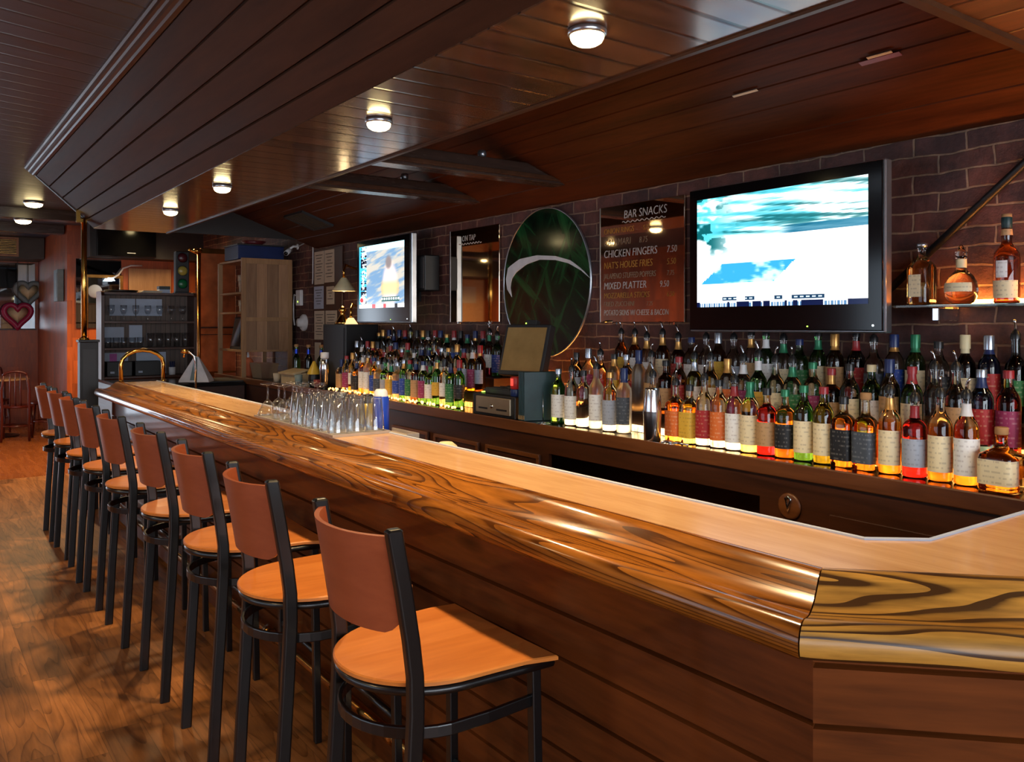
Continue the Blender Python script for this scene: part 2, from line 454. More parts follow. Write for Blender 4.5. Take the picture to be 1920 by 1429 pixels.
LAB = {
 'cream': lab('cream bottle label', (238,222,182), (96,70,48)), 'white': lab('white bottle label', (240,240,238), (120,96,100)),
 'black': lab('black bottle label', (26,26,30), (150,146,140)), 'grey': lab('grey bottle label', (70,78,90), (160,166,172)),
 'red': lab('red bottle label', (168,34,36), (220,190,150)), 'blue': lab('blue bottle label', (36,72,170), (200,210,230)),
 'orange': lab('orange bottle label', (224,112,44), (240,220,180)), 'yellow': lab('yellow bottle label', (224,178,58), (120,70,30)),
 'green': lab('green bottle label', (44,120,66), (210,220,190)), 'magenta': lab('magenta bottle label', (150,44,92), (220,180,190)),
 'silver': lab('silver bottle label', (168,176,192), (80,86,110)), 'tan': lab('tan bottle label', (190,150,104), (90,60,36))}

# ------------------------------------------------------------------ room shell
WX = 3.3
struct(MB().box(-3.6, WX, -3.2, 9.74, -.06, 0).build('floor', M['floor']))
struct(MB().box(-3.6, 3.6, 9.74, 15.1, -.06, 0).build('floor', M['floor_far']))
struct(MB().box(WX, WX+.2, -3.2, 12.2, 0, 2.9).build('wall_right', M['brick']))
struct(MB().box(-3.8, -3.6, -3.2, 1.0, 0, 2.9).box(-3.8, -3.6, 6.0, 15.2, 0, 2.9).box(-3.8, -3.6, 1.0, 6.0, 0, .8).box(-3.8, -3.6, 1.0, 6.0, 2.4, 2.9).build('wall_left', M['parquet_y']))
f = MB()
for k in range(4):
    ya = 1.0 + k*5.0/3; f.box(-3.76, -3.64, ya-.04, ya+.04, .8, 2.4)
f = struct(f.box(-3.76, -3.64, 1.0, 6.0, .8, .86).box(-3.76, -3.64, 1.0, 6.0, 2.34, 2.4).build('window_2', M['darkwood']))
struct(MB().box(-3.71, -3.69, 1.0, 6.0, .86, 2.34).build('window_pane', M['window_l'], f))
# main ceiling: left of the fascia, then all of the far room
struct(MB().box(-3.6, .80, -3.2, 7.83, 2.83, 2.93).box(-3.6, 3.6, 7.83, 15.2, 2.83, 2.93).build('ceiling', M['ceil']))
# sloping fascia of five wide boards with shadow grooves
g = [(.868, 2.765), (.965, 2.682), (1.06, 2.597), (1.165, 2.505), (1.235, 2.43), (1.305, 2.36)]
mb = MB()
y0, y1 = -3.2, 7.83
for (xa, za), (xb, zb) in zip(g[:-1], g[1:]):
    d = Vector((xb-xa, 0, zb-za)); d.normalize(); nrm = Vector((d.z, 0, -d.x)); back = -nrm
    A = Vector((xa,0,za)); B = Vector((xb,0,zb)); e = .007
    prof = [A + d*.0, A + d*.002 + back*.012, A + d*.008, B - d*.004, B - d*.001 + back*.012, B + back*.04, A + back*.04]
    prof = [A + back*.012, A + d*e, B - d*e*.6, B + back*.012, B + back*.04, A + back*.04]
    mb.loft([[(p.x, y0, p.z) for p in prof], [(p.x, y1, p.z) for p in prof]])
mb.build('soffit_fascia', M['fascia'])['kind'] = 'structure'
# crown moulding along the top of the fascia
prof = [(.79, 2.83), (.79, 2.818), (.80, 2.812), (.803, 2.80), (.815, 2.797), (.823, 2.79), (.828, 2.778), (.842, 2.774), (.85, 2.766), (.868, 2.763), (.885, 2.775), (.885, 2.83)]
struct(MB().loft([[(x, y0, z) for x, z in prof], [(x, y1, z) for x, z in prof]]).build('trim_1', M['trim']))
# flat soffit over the bar with the lamps
struct(MB().box(1.30, 1.895, -3.2, 7.83, 2.36, 2.40).build('ceiling_soffit', M['soffit']))
struct(MB().box(1.885, 1.905, 1.09, 7.83, 2.352, 2.80).build('trim_2', M['trim']))
struct(MB().box(1.895, WX, -3.2, 1.09, 2.36, 2.40).build('ceiling_soffit', M['soffit_y']))
struct(MB().box(1.895, WX, 1.075, 1.105, 2.345, 2.80).build('trim_3', M['trim']))
# sloping boards from the soffit recess down to the brick wall
xs = [3.3, 3.09, 2.89, 2.755, 2.65, 2.54, 2.42, 2.30, 2.15, 1.9]
mb = MB()
for a, b in zip(xs[:-1], xs[1:]):
    za, zb = 2.295+.35*(3.3-a), 2.295+.35*(3.3-b)
    prof = [(a, za+.014), (a-.006, za+.002), (b+.004, zb-.001), (b, zb+.012), (b, zb+.05), (a, za+.05)]
    mb.loft([[(x, 1.09, z) for x, z in prof], [(x, 7.83, z) for x, z in prof]])
struct(mb.build('ceiling_slope', M['slope']))

mb = MB(); mb.add([(.80,7.83,2.82),(1.30,7.83,2.37),(WX,7.83,2.37),(WX,7.83,2.82),(.80,7.80,2.82),(1.30,7.80,2.37),(WX,7.80,2.37),(WX,7.80,2.82)],
       [(0,1,2,3),(7,6,5,4),(0,4,5,1),(1,5,6,2),(2,6,7,3),(3,7,4,0)])
struct(mb.build('wall_soffit_end', M['hull']))
# far end: back wall behind the bar, return wall, far wall of the dining room
struct(MB().box(1.7, 3.6, 12.1, 12.25, 0, 2.83).build('wall_back', M['parquet']))
struct(MB().box(1.7, 1.85, 12.25, 15.0, 0, 2.83).build('wall_return', M['parquet_y']))
struct(MB().box(-3.6, -1.7, 15.0, 15.2, 0, 2.83).box(-.1, 1.7, 15.0, 15.2, 0, 2.83).box(-1.7, -.1, 15.0, 15.2, 2.1, 2.83).build('wall_far', M['parquet']))
struct(MB().box(1.9, 3.3, 11.7, 12.1, 2.41, 2.83).build('ceiling_bulkhead', M['hull']))
struct(MB().box(-3.6, 1.69, 14.2, 15.0, 2.52, 2.83).build('ceiling_bulkhead', M['duct']))
for yy in (10.6, 12.2):
    struct(MB().box(-3.6, 1.68, yy, yy+.22, 2.72, 2.83).build('beam', M['beam']))
# glazed door at the far end and windows behind the camera: the daylight
d = MB().box(-1.7, -1.6, 15.0, 15.1, 0, 2.1).box(-.2, -.1, 15.0, 15.1, 0, 2.1).box(-1.6, -.2, 15.0, 15.1, 2.0, 2.1).box(-1.6, -.2, 15.0, 15.1, 0, .06).build('door_1', M['darkwood']); struct(d)
struct(MB().box(-1.6, -.2, 15.04, 15.06, .06, 2.0).build('door_pane', M['door_day'], d))
struct(MB().box(-3.6, -3.0, -3.4, -3.2, 0, 2.83).box(2.4, 3.3, -3.4, -3.2, 0, 2.83).box(-3.0, 2.4, -3.4, -3.2, 0, .8).box(-3.0, 2.4, -3.4, -3.2, 2.4, 2.83).build('wall_rear', M['parquet']))
f = MB()
for k in range(4):
    xa = -3.0 + k*1.8; f.box(xa-.04, xa+.04, -3.36, -3.24, .8, 2.4)
f.box(-3.0, 2.4, -3.36, -3.24, .8, .86).box(-3.0, 2.4, -3.36, -3.24, 2.34, 2.4)
f = struct(f.build('window_1', M['darkwood']))
struct(MB().box(-3.0, 2.4, -3.31, -3.29, .86, 2.34).build('window_pane', M['window'], f))

# ------------------------------------------------------------------ beams, vent, tags in the recess
for i, (yy, nm) in enumerate(((3.82, 'nearer'), (4.70, 'farther'))):
    t = thing('ceiling_beam', f'dark wooden crossbeam in ceiling recess, the {nm} one to the camera', 'beam', (0, 0, 0))
    MB().box(1.9, 3.22, yy-.06, yy+.06, 2.36, 2.46).build('timber', M['beam'], t, bevel=.006)
    MB().box(1.91, 3.20, yy-.075, yy-.06, 2.375, 2.40).build('cove_strip', M['trim'], t, bevel=.003)
    for dx in (.62, .92):
        MB().lathe([(0,0),(.022,0),(.026,.03),(.02,.045),(0,.045)], 14, c=(1.95+dx, yy, 2.46)).build('spot_head', M['silver'], t)
t = thing('ceiling_vent', 'slatted air vent in the dark ceiling above the far television', 'vent', (2.84, 6.92, 2.45))
t.rotation_euler = (0, radians(19.3), 0)
mb = MB()
mb.box(-.15, .15, -.21, -.19, -.015, .01).box(-.15, .15, .19, .21, -.015, .01).box(-.15, -.135, -.2, .2, -.015, .01).box(.135, .15, -.2, .2, -.015, .01)
mb.build('frame', M['darkgrey'], t)
mb = MB()
for k in range(9): mb.box(-.135, .135, -.18+k*.042, -.158+k*.042, -.012, 0)
mb.build('slats', M['duct'], t)

for (x_, y_, z_, ln, m_, lb) in ((2.757, 1.61, 2.4835, .15, 'red_d', 'dull red tape strip on the sloping boards above the television'), (2.735, 1.60, 2.490, .09, 'paper', 'pale tape strip beside the red tape on sloping boards'),
                                (2.744, 2.18, 2.488, .12, 'paper', 'pale tape strip on the sloping boards, left of the red tape')):
    o = tag(MB().box(-.012 if m_ == 'red_d' else -.006, .012 if m_ == 'red_d' else .006, -ln/2, ln/2, -.0025, 0).build('tape_strip', M[m_]), lb, 'tape')
    o.location = (x_, y_, z_ - .006); o.rotation_euler = (0, radians(19.3), 0)

# ------------------------------------------------------------------ ceiling lamps
def lamp(x, y, z, label, energy=1.0, cone=128):
    t = thing('ceiling_lamp', label, 'lamp', (x, y, z), 0, 'round ceiling lamps over the bar')
    MB().lathe([(0,0),(.05,0),(.054,-.004),(.054,-.013),(.05,-.018),(.046,-.017)], 28).build('rim', M['silver'], t)
    MB().lathe([(.047,-.017),(.046,-.025),(.041,-.034),(.03,-.041),(.015,-.045),(0,-.046)], 28).build('glass_dome', M['dome'], t)
    L = bpy.data.lights.new('lamp_light', 'SPOT'); L.energy = LAMP_E*energy; L.color = WARM; L.shadow_soft_size = .05; L.spot_size = radians(cone); L.spot_blend = .85
    o = bpy.data.objects.new('lamp_light', L); COL.objects.link(o); o.parent = t; o.location = (0, 0, -.075)
    return t
for (x, y, lb) in ((1.52, 1.742, 'round lit ceiling lamp over the bar, nearest the camera'), (1.52, 2.99, 'round lit ceiling lamp over the bar, second from the camera'),
                   (1.50, 4.94, 'round lit ceiling lamp over the bar, third from the camera'), (1.52, 6.19, 'round lit ceiling lamp over the bar, farthest of its row')):
    lamp(x, y, 2.36, lb)
lamp(1.095, 10.0, 2.83, 'lit ceiling lamp in the far room, the nearer and higher one', 1.5).scale = (1.8, 1.8, 1.4)
lamp(1.07, 10.70, 2.72, 'lit ceiling lamp in the far room, the farther and lower one', 1.5).scale = (1.7, 1.7, 1.3)
lamp(2.75, .45, 2.36, 'lit ceiling lamp over the near bar end, right outside the frame', .35)
for (x, y) in ((-1.6, 2.2), (-1.8, 5.6), (-2.3, 9.6), (-2.7, 13.7), (2.5, 10.9)):  # dining floor lamps are added, unseen, to brighten the left wall and mirrors
    q = lamp(x, y, 2.83, 'lit ceiling lamp behind the soffit at the far end' if x > 0 else 'added fill lamp over the dining floor, outside the frame', 1.8 if x > 0 else 1.1, 166)
    for c_ in q.children:
        if c_.type == 'LIGHT': c_.data.shadow_soft_size = .2

# ------------------------------------------------------------------ the bar
CX, CY = 1.447, .961
bar = thing('bar_counter', 'long wooden bar with pale laminate top and oak arm rail', 'bar')
TOPZ = 1.07
P1, P2 = (1.727, 1.046), (1.837, .954)
C2 = (CX+.29, CY-.29)
MB().prism([(CX,CY), C2, (WX-.005, C2[1]), (WX-.005, P2[1]), P2, P1, (P1[0], 7.5), (CX, 7.5)], 1.03, TOPZ).build('counter_top', M['counter'], bar)
mb = MB()
prof = [(0,1.02),(.012,1.02),(.012,1.072),(.006,1.076),(0,1.074)]
path = [(P1[0], 7.5), P1, P2, (WX-.01, P2[1])]
rings = []
for i, p in enumerate(path):
    nn = [(1,0), (.93,.38), (.38,.93), (0,1)][i]
    rings.append([(p[0]+nn[0]*a, p[1]+nn[1]*a, z) for a, z in prof])
mb.loft(rings).build('edge_trim', M['paper_b'], bar)
mb = MB().box(1.74, 2.02, 1.22, 3.3, .93, .95).box(2.0, 2.02, 1.22, 3.3, .95, .985)
mb.build('speed_shelf', M['backbar'], bar)
MB().box(1.70, 1.725, 1.06, 7.48, 0, 1.03).build('rear_panel', M['backbar'], bar)

RAIL = [(0,1.03),(0,1.0715),(.006,1.078),(.016,1.0795),(.03,1.0765),(.045,1.067),(.064,1.05),(.083,1.036),(.1,1.028),(.118,1.0235),(.134,1.0235),(.148,1.0265),(.16,1.0285),(.172,1.027),(.183,1.022),(.191,1.013),(.196,1.0),(.197,.988),(.193,.975),(.184,.966),(.17,.962),(.1,.962),(.05,.975),(.05,1.0)]
def run(prof, L0, L1, m0, m1, loc, rz, name, mat, smooth=True, sharp=35):
    # profile w = outward distance, path along local -y..; m0/m1 = mitre slope at either end
    r0 = [(-w, L0 + m0*w, z) for w, z in prof]; r1 = [(-w, L1 + m1*w, z) for w, z in prof]
    nseg = 24
    rings = [[tuple(a[k]+(b[k]-a[k])*i/nseg for k in range(3)) for a, b in zip(r0, r1)] for i in range(nseg+1)]
    o = MB().loft(rings, smooth=smooth).build(name, mat, bar, sharp=sharp)
    o.location = loc; o.rotation_euler = (0, 0, rz)
    return o
TM = math.tan(radians(22.5))
run(RAIL, .0015, 7.5-CY, -TM, 0, (CX, CY, 0), 0, 'arm_rail', M['rail'])
run(RAIL, -.0015, -.41, TM, -TM, (CX, CY, 0), radians(45), 'arm_rail', M['rail_c'])['label'] = 'pale worn oak section at the cut corner'
run(RAIL, 0, -(WX-.01-C2[0]), TM, 0, (C2[0], C2[1], 0), radians(90), 'arm_rail', M['rail'])
def boards(off, zs):
    p = [(off-.035, zs[0])]
    for a, b in zip(zs[:-1], zs[1:]):
        p += [(off-.018, a), (off-.018, a-.005), (off, a-.009), (off, b+.002), (off-.003, b)]
    p += [(off-.035, zs[-1])]
    return p
ZA = [.962, .817, .70, .583, .466, .349, .232, .115, .02]
ZB = [.962, .925, .812, .695, .578, .461, .344, .227, .11, .02]
W0 = .09
run(boards(W0, ZA), 0, 7.36-CY, -TM, 0, (CX, CY, 0), 0, 'front_panel', M['front'], False, None)
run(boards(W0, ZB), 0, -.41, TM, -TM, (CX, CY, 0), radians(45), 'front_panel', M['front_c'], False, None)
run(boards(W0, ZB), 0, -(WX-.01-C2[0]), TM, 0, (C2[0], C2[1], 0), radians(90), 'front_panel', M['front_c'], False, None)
MB().box(CX-.06, P1[0], 7.34, 7.36, 0, 1.03).build('end_panel', M['backbar'], bar)

t = thing('foot_rail', 'brass foot rail pipe running low along the bar front', 'foot rail', (1.296, 0, .2))
MB().tube([(0, .92, 0), (0, 3, 0), (0, 5, 0), (0, 7.3, 0)], .021, 14).build('pipe', M['brass_d'], t)
for k in range(6):
    yy = 1.3 + k*1.15
    MB().tube([(.05, yy, -.05), (.03, yy, -.05), (0, yy, -.02)], .012, 8).lathe([(.0,-.02),(.028,-.02),(.028,.02),(0,.02)], 12, c=(0, yy, 0), axis='y').build('bracket', M['brass_d'], t)

t = thing('brass_service_rail', 'polished brass hoop rail standing at the far end of bar', 'rail', (1.605, 7.44, TOPZ))
pts = [(-.165, 0, 0), (-.165, 0, .14)]
for k in range(9):
    a = pi - pi*k/8; pts.append((.165*cos(a)*1.0, 0, .15 + .115*sin(a)))
pts += [(.165, 0, .14), (.165, 0, 0)]
MB().tube(pts, .0165, 14).build('hoop', M['brass'], t)
for sx in (-.165, .165):
    MB().lathe([(0,0),(.026,0),(.026,.008),(.018,.012),(.0165,.02)], 16, c=(sx,0,0)).build('foot_flange', M['brass'], t)

t = thing('bar_tap', 'slim curved steel tap rising beside the brass hoop', 'tap', (1.79, 6.55, TOPZ-.04))
MB().tube([(0,0,0),(0,0,.18),(-.003,.0,.24),(-.012,0,.28),(-.035,.01,.305),(-.06,.018,.312)], [.008,.008,.008,.008,.009,.011], 10).build('pipe', M['steel'], t)
MB().tube([(-.05,.015,.312),(-.10,.03,.318)], [.02,.014], 10).tube([(-.075,.02,.31),(-.08,.022,.27)], .008, 8).build('head', M['brass_d'], t)

# ------------------------------------------------------------------ bar stools
def make_stool(label):
    t = thing('bar_stool', label, 'stool', group='bar stools along the bar')
    SZ = .76
    # seat outline
    out = []
    for k in range(25):
        a = pi/2 + pi*k/24
        out.append((.222*cos(a)-.005, .218*sin(a)))
    out += [(.06, -.221), (.14, -.226), (.23, -.234)]
    out += [(.226, -.11), (.225, 0), (.226, .11)]
    out += [(.23, .234), (.14, .226), (.06, .221)]
    mb = MB()
    def ring(s, dz):
        r = []
        for x, y in out:
            lip = -.006*max(0, (x-.16)/.06)
            r.append((x*s, y*s, SZ+dz+lip))
        return r
    rings = [ring(.97, -.014), ring(1, -.011), ring(1, -.003), ring(.985, 0)]
    n = len(out)
    vs = [p for r in rings for p in r]; fs = []
    for i in range(3):
        for k in range(n):
            k2 = (k+1) % n; fs.append((i*n+k, i*n+k2, (i+1)*n+k2, (i+1)*n+k))
    fs.append(tuple(range(n-1, -1, -1))); fs.append(tuple(3*n+k for k in range(n)))
    mb.add(vs, fs); mb.build('seat', M['ply'], t)
    # posts = rear legs
    zz = [0, .3, .5, .62, .70, .78, .86, .98, 1.105]
    xx = [-.178, -.163, -.151, -.145, -.141, -.142, -.152, -.172, -.195]
    def px(z):
        for i in range(len(zz)-1):
            if zz[i] <= z <= zz[i+1]:
                return xx[i] + (xx[i+1]-xx[i])*(z-zz[i])/(zz[i+1]-zz[i])
        return xx[-1]
    for sg in (-1, 1):
        rings = []
        hw, hd, c = .0125, .019, .004
        for x, z in zip(xx, zz):
            y = sg*.196
            rings.append([(x-hd, y-hw+c, z), (x-hd+c, y-hw, z), (x+hd-c, y-hw, z), (x+hd, y-hw+c, z), (x+hd, y+hw-c, z), (x+hd-c, y+hw, z), (x-hd+c, y+hw, z), (x-hd, y+hw-c, z)])
        rings.append([(x-.004*0, y, z+.006) if False else (xx[-1]+(p[0]-xx[-1])*.7, sg*.196+(p[1]-sg*.196)*.7, zz[-1]+.006) for p in rings[-1]])
        MB().loft(rings).build('rear_leg', M['black'], t, bevel=.002)
        MB().loft([[(x0+a, sg*y0+b, z) for a, b in ((-.013,-.013),(.013,-.013),(.013,.013),(-.013,.013))] for x0, y0, z in ((.2, .197, 0), (.19, .188, .74))]).build('front_leg', M['black'], t, bevel=.003)
    # frame ring under the seat and lower stretcher ring
    rg = [(x*.94, y*.94, SZ-.026) for x, y in out]
    MB().tube(rg, .0115, 8, closed=True).build('seat_frame', M['black'], t)
    st = [(.19, .185, .64), (.05, .196, .64)]
    for k in range(1, 20):
        a = pi/2 + pi*k/20; st.append((-.02+.19*cos(a), .196*sin(a), .64))
    st += [(.05, -.196, .64), (.19, -.185, .64)]
    rr = []
    for i, p in enumerate(st):
        q = Vector(st[min(i+1, len(st)-1)]) - Vector(st[max(i-1, 0)]); q.normalize(); nx = Vector((-q.y, q.x, 0))
        P = Vector(p); rr.append([P+nx*.006+Vector((0,0,.014)), P+nx*.006-Vector((0,0,.014)), P-nx*.006-Vector((0,0,.014)), P-nx*.006+Vector((0,0,.014))])
    MB().loft(rr).build('stretcher_ring', M['black'], t, bevel=.003)
    MB().tube([(.197, -.19, .33), (.197, .19, .33)], .011, 8).build('foot_bar', M['black'], t)
    # curved plywood back
    vs = []; fs = []; nu, nv = 24, 8
    for side, th in ((0, 0.0), (1, .012)):
        for j in range(nv+1):
            for i in range(nu+1):
                u = -1 + 2*i/nu
                zb = .872 + .05*max(0, (abs(u)-.72)/.28)**2
                zt = 1.092
                z = zb + (zt-zb)*j/nv
                bulge = .072*(1-abs(u)**2.3)
                vs.append((px(z) + .01 - bulge - th*.9, .187*u*(1+.05*side), z))
    S = (nu+1)*(nv+1)
    for j in range(nv):
        for i in range(nu):
            a = j*(nu+1)+i; fs.append((a, a+1, a+nu+2, a+nu+1)); b = a+S; fs.append((b+nu+1, b+nu+2, b+1, b))
    for i in range(nu):
        a = nv*(nu+1)+i; fs.append((a, a+1, a+1+S, a+S)); fs.append((i+S, i+1+S, i+1, i))
    for j in range(nv):
        a = j*(nu+1); fs.append((a+nu+1, a, a+S, a+S+nu+1)); b = a+nu; fs.append((b, b+nu+1, b+nu+1+S, b+S))
    MB().add(vs, fs, 0, True).build('backrest', M['ply_back'], t, sharp=40)
    return t
SY = [1.80, 2.50, 3.14, 3.81, 4.53, 5.18, 5.78, 6.38, 6.95]
names = ['nearest the camera', 'second from the camera', 'third from the camera', 'fourth from the camera', 'fifth from the camera', 'sixth from the camera', 'seventh from the camera', 'second from the far end', 'farthest from the camera']
s0 = make_stool('black bar stool with wooden seat and curved back, ' + names[0])
s0.location = (1.045, SY[0], 0)
for k in range(1, 9):
    dup(s0, (1.045 + random.uniform(-.012, .012), SY[k], 0), radians(random.uniform(-2.5, 2.5)), 'black bar stool with wooden seat and curved back, ' + names[k])

# ------------------------------------------------------------------ back bar
BX, BZ = 2.72, 1.02
bb = thing('back_bar', 'long dark wooden back bar counter against the brick wall', 'counter')
mb = MB().box(BX, WX-.004, .96, 9.2, .985, BZ)
mb.build('counter_top', M['gloss'], bb)
MB().box(BX-.012, BX, .96, 9.2, .965, BZ+.004).build('front_edge', M['backbar_edge'], bb, bevel=.004)
MB().box(BX, BX+.02, .96, 2.09, .02, .965).box(BX, BX+.02, 2.09, 3.42, .875, .965).box(BX, BX+.02, 3.42, 5.25, .02, .965).box(BX, BX+.02, 5.25, 6.1, .88, .965).box(BX, BX+.02, 6.1, 9.2, .02, .965).box(BX, WX-.01, .96, 9.2, 0, .03).box(3.1, 3.12, .96, 9.2, .03, .985).build('carcass', M['backbar'], bb)
for (a, b) in ((4.64, 5.12), (4.06, 4.56), (3.48, 3.98)):
    d = MB().box(BX-.014, BX-.001, a, b, .1, .862).build('door', M['backbar'], bb, bevel=.003)
    MB().box(BX-.022, BX-.014, a, b, .842, .862).box(BX-.022, BX-.014, a, a+.022, .1, .842).box(BX-.022, BX-.014, b-.022, b, .1, .842).build('door_frame', M['backbar_edge'], d, bevel=.002)
d = MB().box(BX-.008, BX-.001, .98, 1.78, .1, .86).build('door', M['backbar'], bb, bevel=.002)
t = thing('bottle_opener', 'steel wall bottle opener with round plate on the back bar front', 'opener', (BX-.001, 1.95, .86))
MB().lathe([(0,0),(.05,0),(.05,-.006),(.042,-.009),(0,-.01)], 24, axis='x').build('plate', M['backbar_edge'], t)
MB().tube([(-.012,0,-.02),(-.014,.006,.01),(-.014,.012,.03),(-.014,0,.04),(-.014,-.012,.03),(-.014,-.006,.01),(-.012,0,-.02)], .004, 8).build('hook', M['steel'], t)

# stepped bottle shelves with lit risers, one either side of the till
STEPS = ((2.922, 1.11), (3.072, 1.20))
strips = []
for nm, (a, b) in (('right of the till', (1.0, 3.53)), ('left of the till', (4.43, 6.3))):
    t = thing('bottle_steps', f'two-step bottle riser standing on the back bar, {nm}', 'shelf')
    MB().box(STEPS[0][0], WX-.006, a, b, BZ+.0005, STEPS[0][1]).build('lower_step', M['backbar'], t, bevel=.002)
    MB().box(STEPS[1][0], WX-.006, a, b, STEPS[0][1], STEPS[1][1]).build('upper_step', M['backbar'], t, bevel=.002)
    for k_, (ya_, yb_) in enumerate(((a+.02, (a+b)/2-.06 if a < 2 else b-.02), ((a+b)/2-.06, b-.02))[:2 if a < 2 else 1]):
        MB().box(STEPS[0][0]-.012, STEPS[0][0]-.0008, ya_, yb_, BZ+.003, BZ+.034).build('light_strip', M['strip_w' if k_ else 'strip'], t)
    MB().box(STEPS[1][0]-.012, STEPS[1][0]-.0008, a+.02, b-.02, STEPS[0][1]+.002, STEPS[0][1]+.014).build('light_strip', M['strip'], t)
t = thing('fairy_lights', 'string of orange fairy lights along the back bar left of the till', 'string lights', (0, 0, BZ))
pts = []; blb = []
for k in range(84):
    y = 4.32 + k*.0235
    p = (2.748 + .018*sin(k*1.9) + .010*cos(k*.7), y, .012 + .006*abs(sin(k*2.3)))
    pts.append(p); blb.append(p)
MB().tube(pts, .0022, 5).build('cord', M['blackp'], t)
b0 = MB().lathe([(0,-.007),(.006,-.003),(.007,.002),(.004,.008),(0,.01)], 8).build('bulb', M['fairy'], t)
b0.location = blb[0]
for p in blb[1:]:
    c = b0.copy(); COL.objects.link(c); c.parent = t; c.location = p

# ------------------------------------------------------------------ bottles
PROF = {  # radius, height, squareness exponent ; label band, radius of neck
 'std': ([(0,0),(.034,0),(.0375,.004),(.038,.012),(.038,.17),(.0365,.188),(.03,.205),(.02,.22),(.0152,.236),(.0138,.25),(.0138,.272),(.0155,.273),(.0155,.283),(0,.283)], 0, .283, (.03,.15)),
 'tall': ([(0,0),(.033,0),(.0365,.004),(.037,.02),(.037,.19),(.034,.212),(.022,.232),(.0148,.25),(.0138,.27),(.0138,.29),(.0155,.291),(.0155,.302),(0,.302)], 0, .302, (.04,.17)),
 'shoulder': ([(0,0),(.036,0),(.0395,.004),(.04,.012),(.04,.16),(.0385,.174),(.03,.186),(.018,.195),(.0145,.206),(.0138,.225),(.0145,.25),(.016,.251),(.016,.262),(0,.262)], 0, .262, (.035,.13)),
 'square': ([(0,0),(.036,0),(.039,.004),(.0395,.01),(.0395,.15),(.037,.165),(.027,.18),(.017,.192),(.0145,.208),(.0138,.24),(.0155,.241),(.0155,.252),(0,.252)], 5, .252, (.022,.135)),
 'squat': ([(0,0),(.05,0),(.054,.004),(.055,.012),(.055,.10),(.052,.112),(.036,.122),(.021,.132),(.0165,.145),(.016,.165),(.018,.166),(.018,.176),(0,.176)], 6, .176, (.02,.098)),
 'wine': ([(0,0),(.033,0),(.0365,.004),(.037,.012),(.037,.185),(.034,.205),(.024,.222),(.0155,.236),(.0142,.25),(.0142,.29),(.0155,.291),(.0155,.303),(0,.303)], 0, .303, (.06,.15)),
 'bell': ([(0,0),(.041,0),(.046,.004),(.047,.014),(.046,.06),(.042,.12),(.033,.17),(.023,.205),(.0155,.232),(.014,.25),(.0155,.262),(.0155,.272),(0,.272)], 0, .272, (.035,.10)),
}
BM = {}
def bmesh_body(shape):
    if ('b', shape) not in BM:
        prof, sq, h, lb = PROF[shape]
        sqs = None
        if sq:
            sqs = [sq if (r > .026) else 2 for r, z in prof]
        o = MB().lathe(prof, 20 if not sq else 28, sq=sqs).build('bottle_body', M['clear'], sharp=50)
        BM[('b', shape)] = o.data; bpy.data.objects.remove(o)
    return BM[('b', shape)]
def bmesh_label(shape, kind):
    key = (kind, shape)
    if key not in BM:
        prof, sq, h, (z0, z1) = PROF[shape]
        def rad(z):
            for (r0, a), (r1, b) in zip(prof[:-1], prof[1:]):
                if a <= z <= b and b > a: return r0 + (r1-r0)*(z-a)/(b-a)
            return prof[-2][0]
        if kind == 'label':
            k = 8; P = [(rad(z0+(z1-z0)*i/k)+.0007, z0+(z1-z0)*i/k) for i in range(k+1)]
            o = MB().lathe(P, 20, a0=pi-1.45, a1=pi+1.45, sq=[sq or 2]*len(P)).build('label', M['clear'])
        elif kind == 'wrap':
            k = 8; P = [(rad(z0+(z1-z0)*i/k)+.0007, z0+(z1-z0)*i/k) for i in range(k+1)]
            o = MB().lathe(P, 28, sq=[sq or 2]*len(P)).build('label', M['clear'])
        elif kind == 'neck':
            a, b = h-.062, h-.022
            P = [(rad(a+(b-a)*i/4)+.0008, a+(b-a)*i/4) for i in range(5)]
            o = MB().lathe(P, 18).build('neck_band', M['clear'])
        BM[key] = o.data; bpy.data.objects.remove(o)
    return BM[key]
def bmesh_cap(kind):
    if ('cap', kind) not in BM:
        if kind == 'cap': o = MB().lathe([(.0172,-.026),(.0172,-.001),(.0165,.001),(0,.001)], 18).build('cap', M['clear'], sharp=50)
        elif kind == 'tallcap': o = MB().lathe([(.0182,-.045),(.0182,.004),(.017,.007),(0,.007)], 18).build('cap', M['clear'], sharp=50)
        elif kind == 'cork': o = MB().lathe([(.0165,-.004),(.0195,0),(.0195,.018),(.018,.021),(0,.021)], 18).build('stopper', M['clear'], sharp=50)
        elif kind == 'pourer': o = MB().lathe([(.0168,-.006),(.0168,.012),(.013,.017),(.010,.024),(0,.024)], 16).build('pourer', M['clear'], sharp=50)
        elif kind == 'spout': o = MB().tube([(0,0,.02),(-.001,0,.036),(-.006,0,.05),(-.014,0,.062)], [.0056,.005,.0045,.004], 8).build('spout', M['clear'])
        BM[('cap', kind)] = o.data; bpy.data.objects.remove(o)
    return BM[('cap', kind)]
def inst(name, me, mat, parent):
    o = bpy.data.objects.new(name, me); COL.objects.link(o); o.parent = parent
    o.material_slots[0].link = 'OBJECT'; o.material_slots[0].material = mat
    return o
CAPS = {'black': 'capblack', 'blue': 'capblue', 'gold': 'goldfoil', 'silver': 'silvercap', 'red': 'redcap', 'cream': 'cream', 'green': 'green_foil', 'white': 'white', 'cork': 'cork', 'foil': 'bluefoil'}
CLR = {'clear': 'clear', 'frosted': 'frosted', 'amber': 'amber', 'gold': 'golden', 'red': 'red', 'brown': 'brown', 'green': 'green', 'olive': 'olive', 'yellow': 'yellow', 'blue': 'blue', 'black': 'black'}
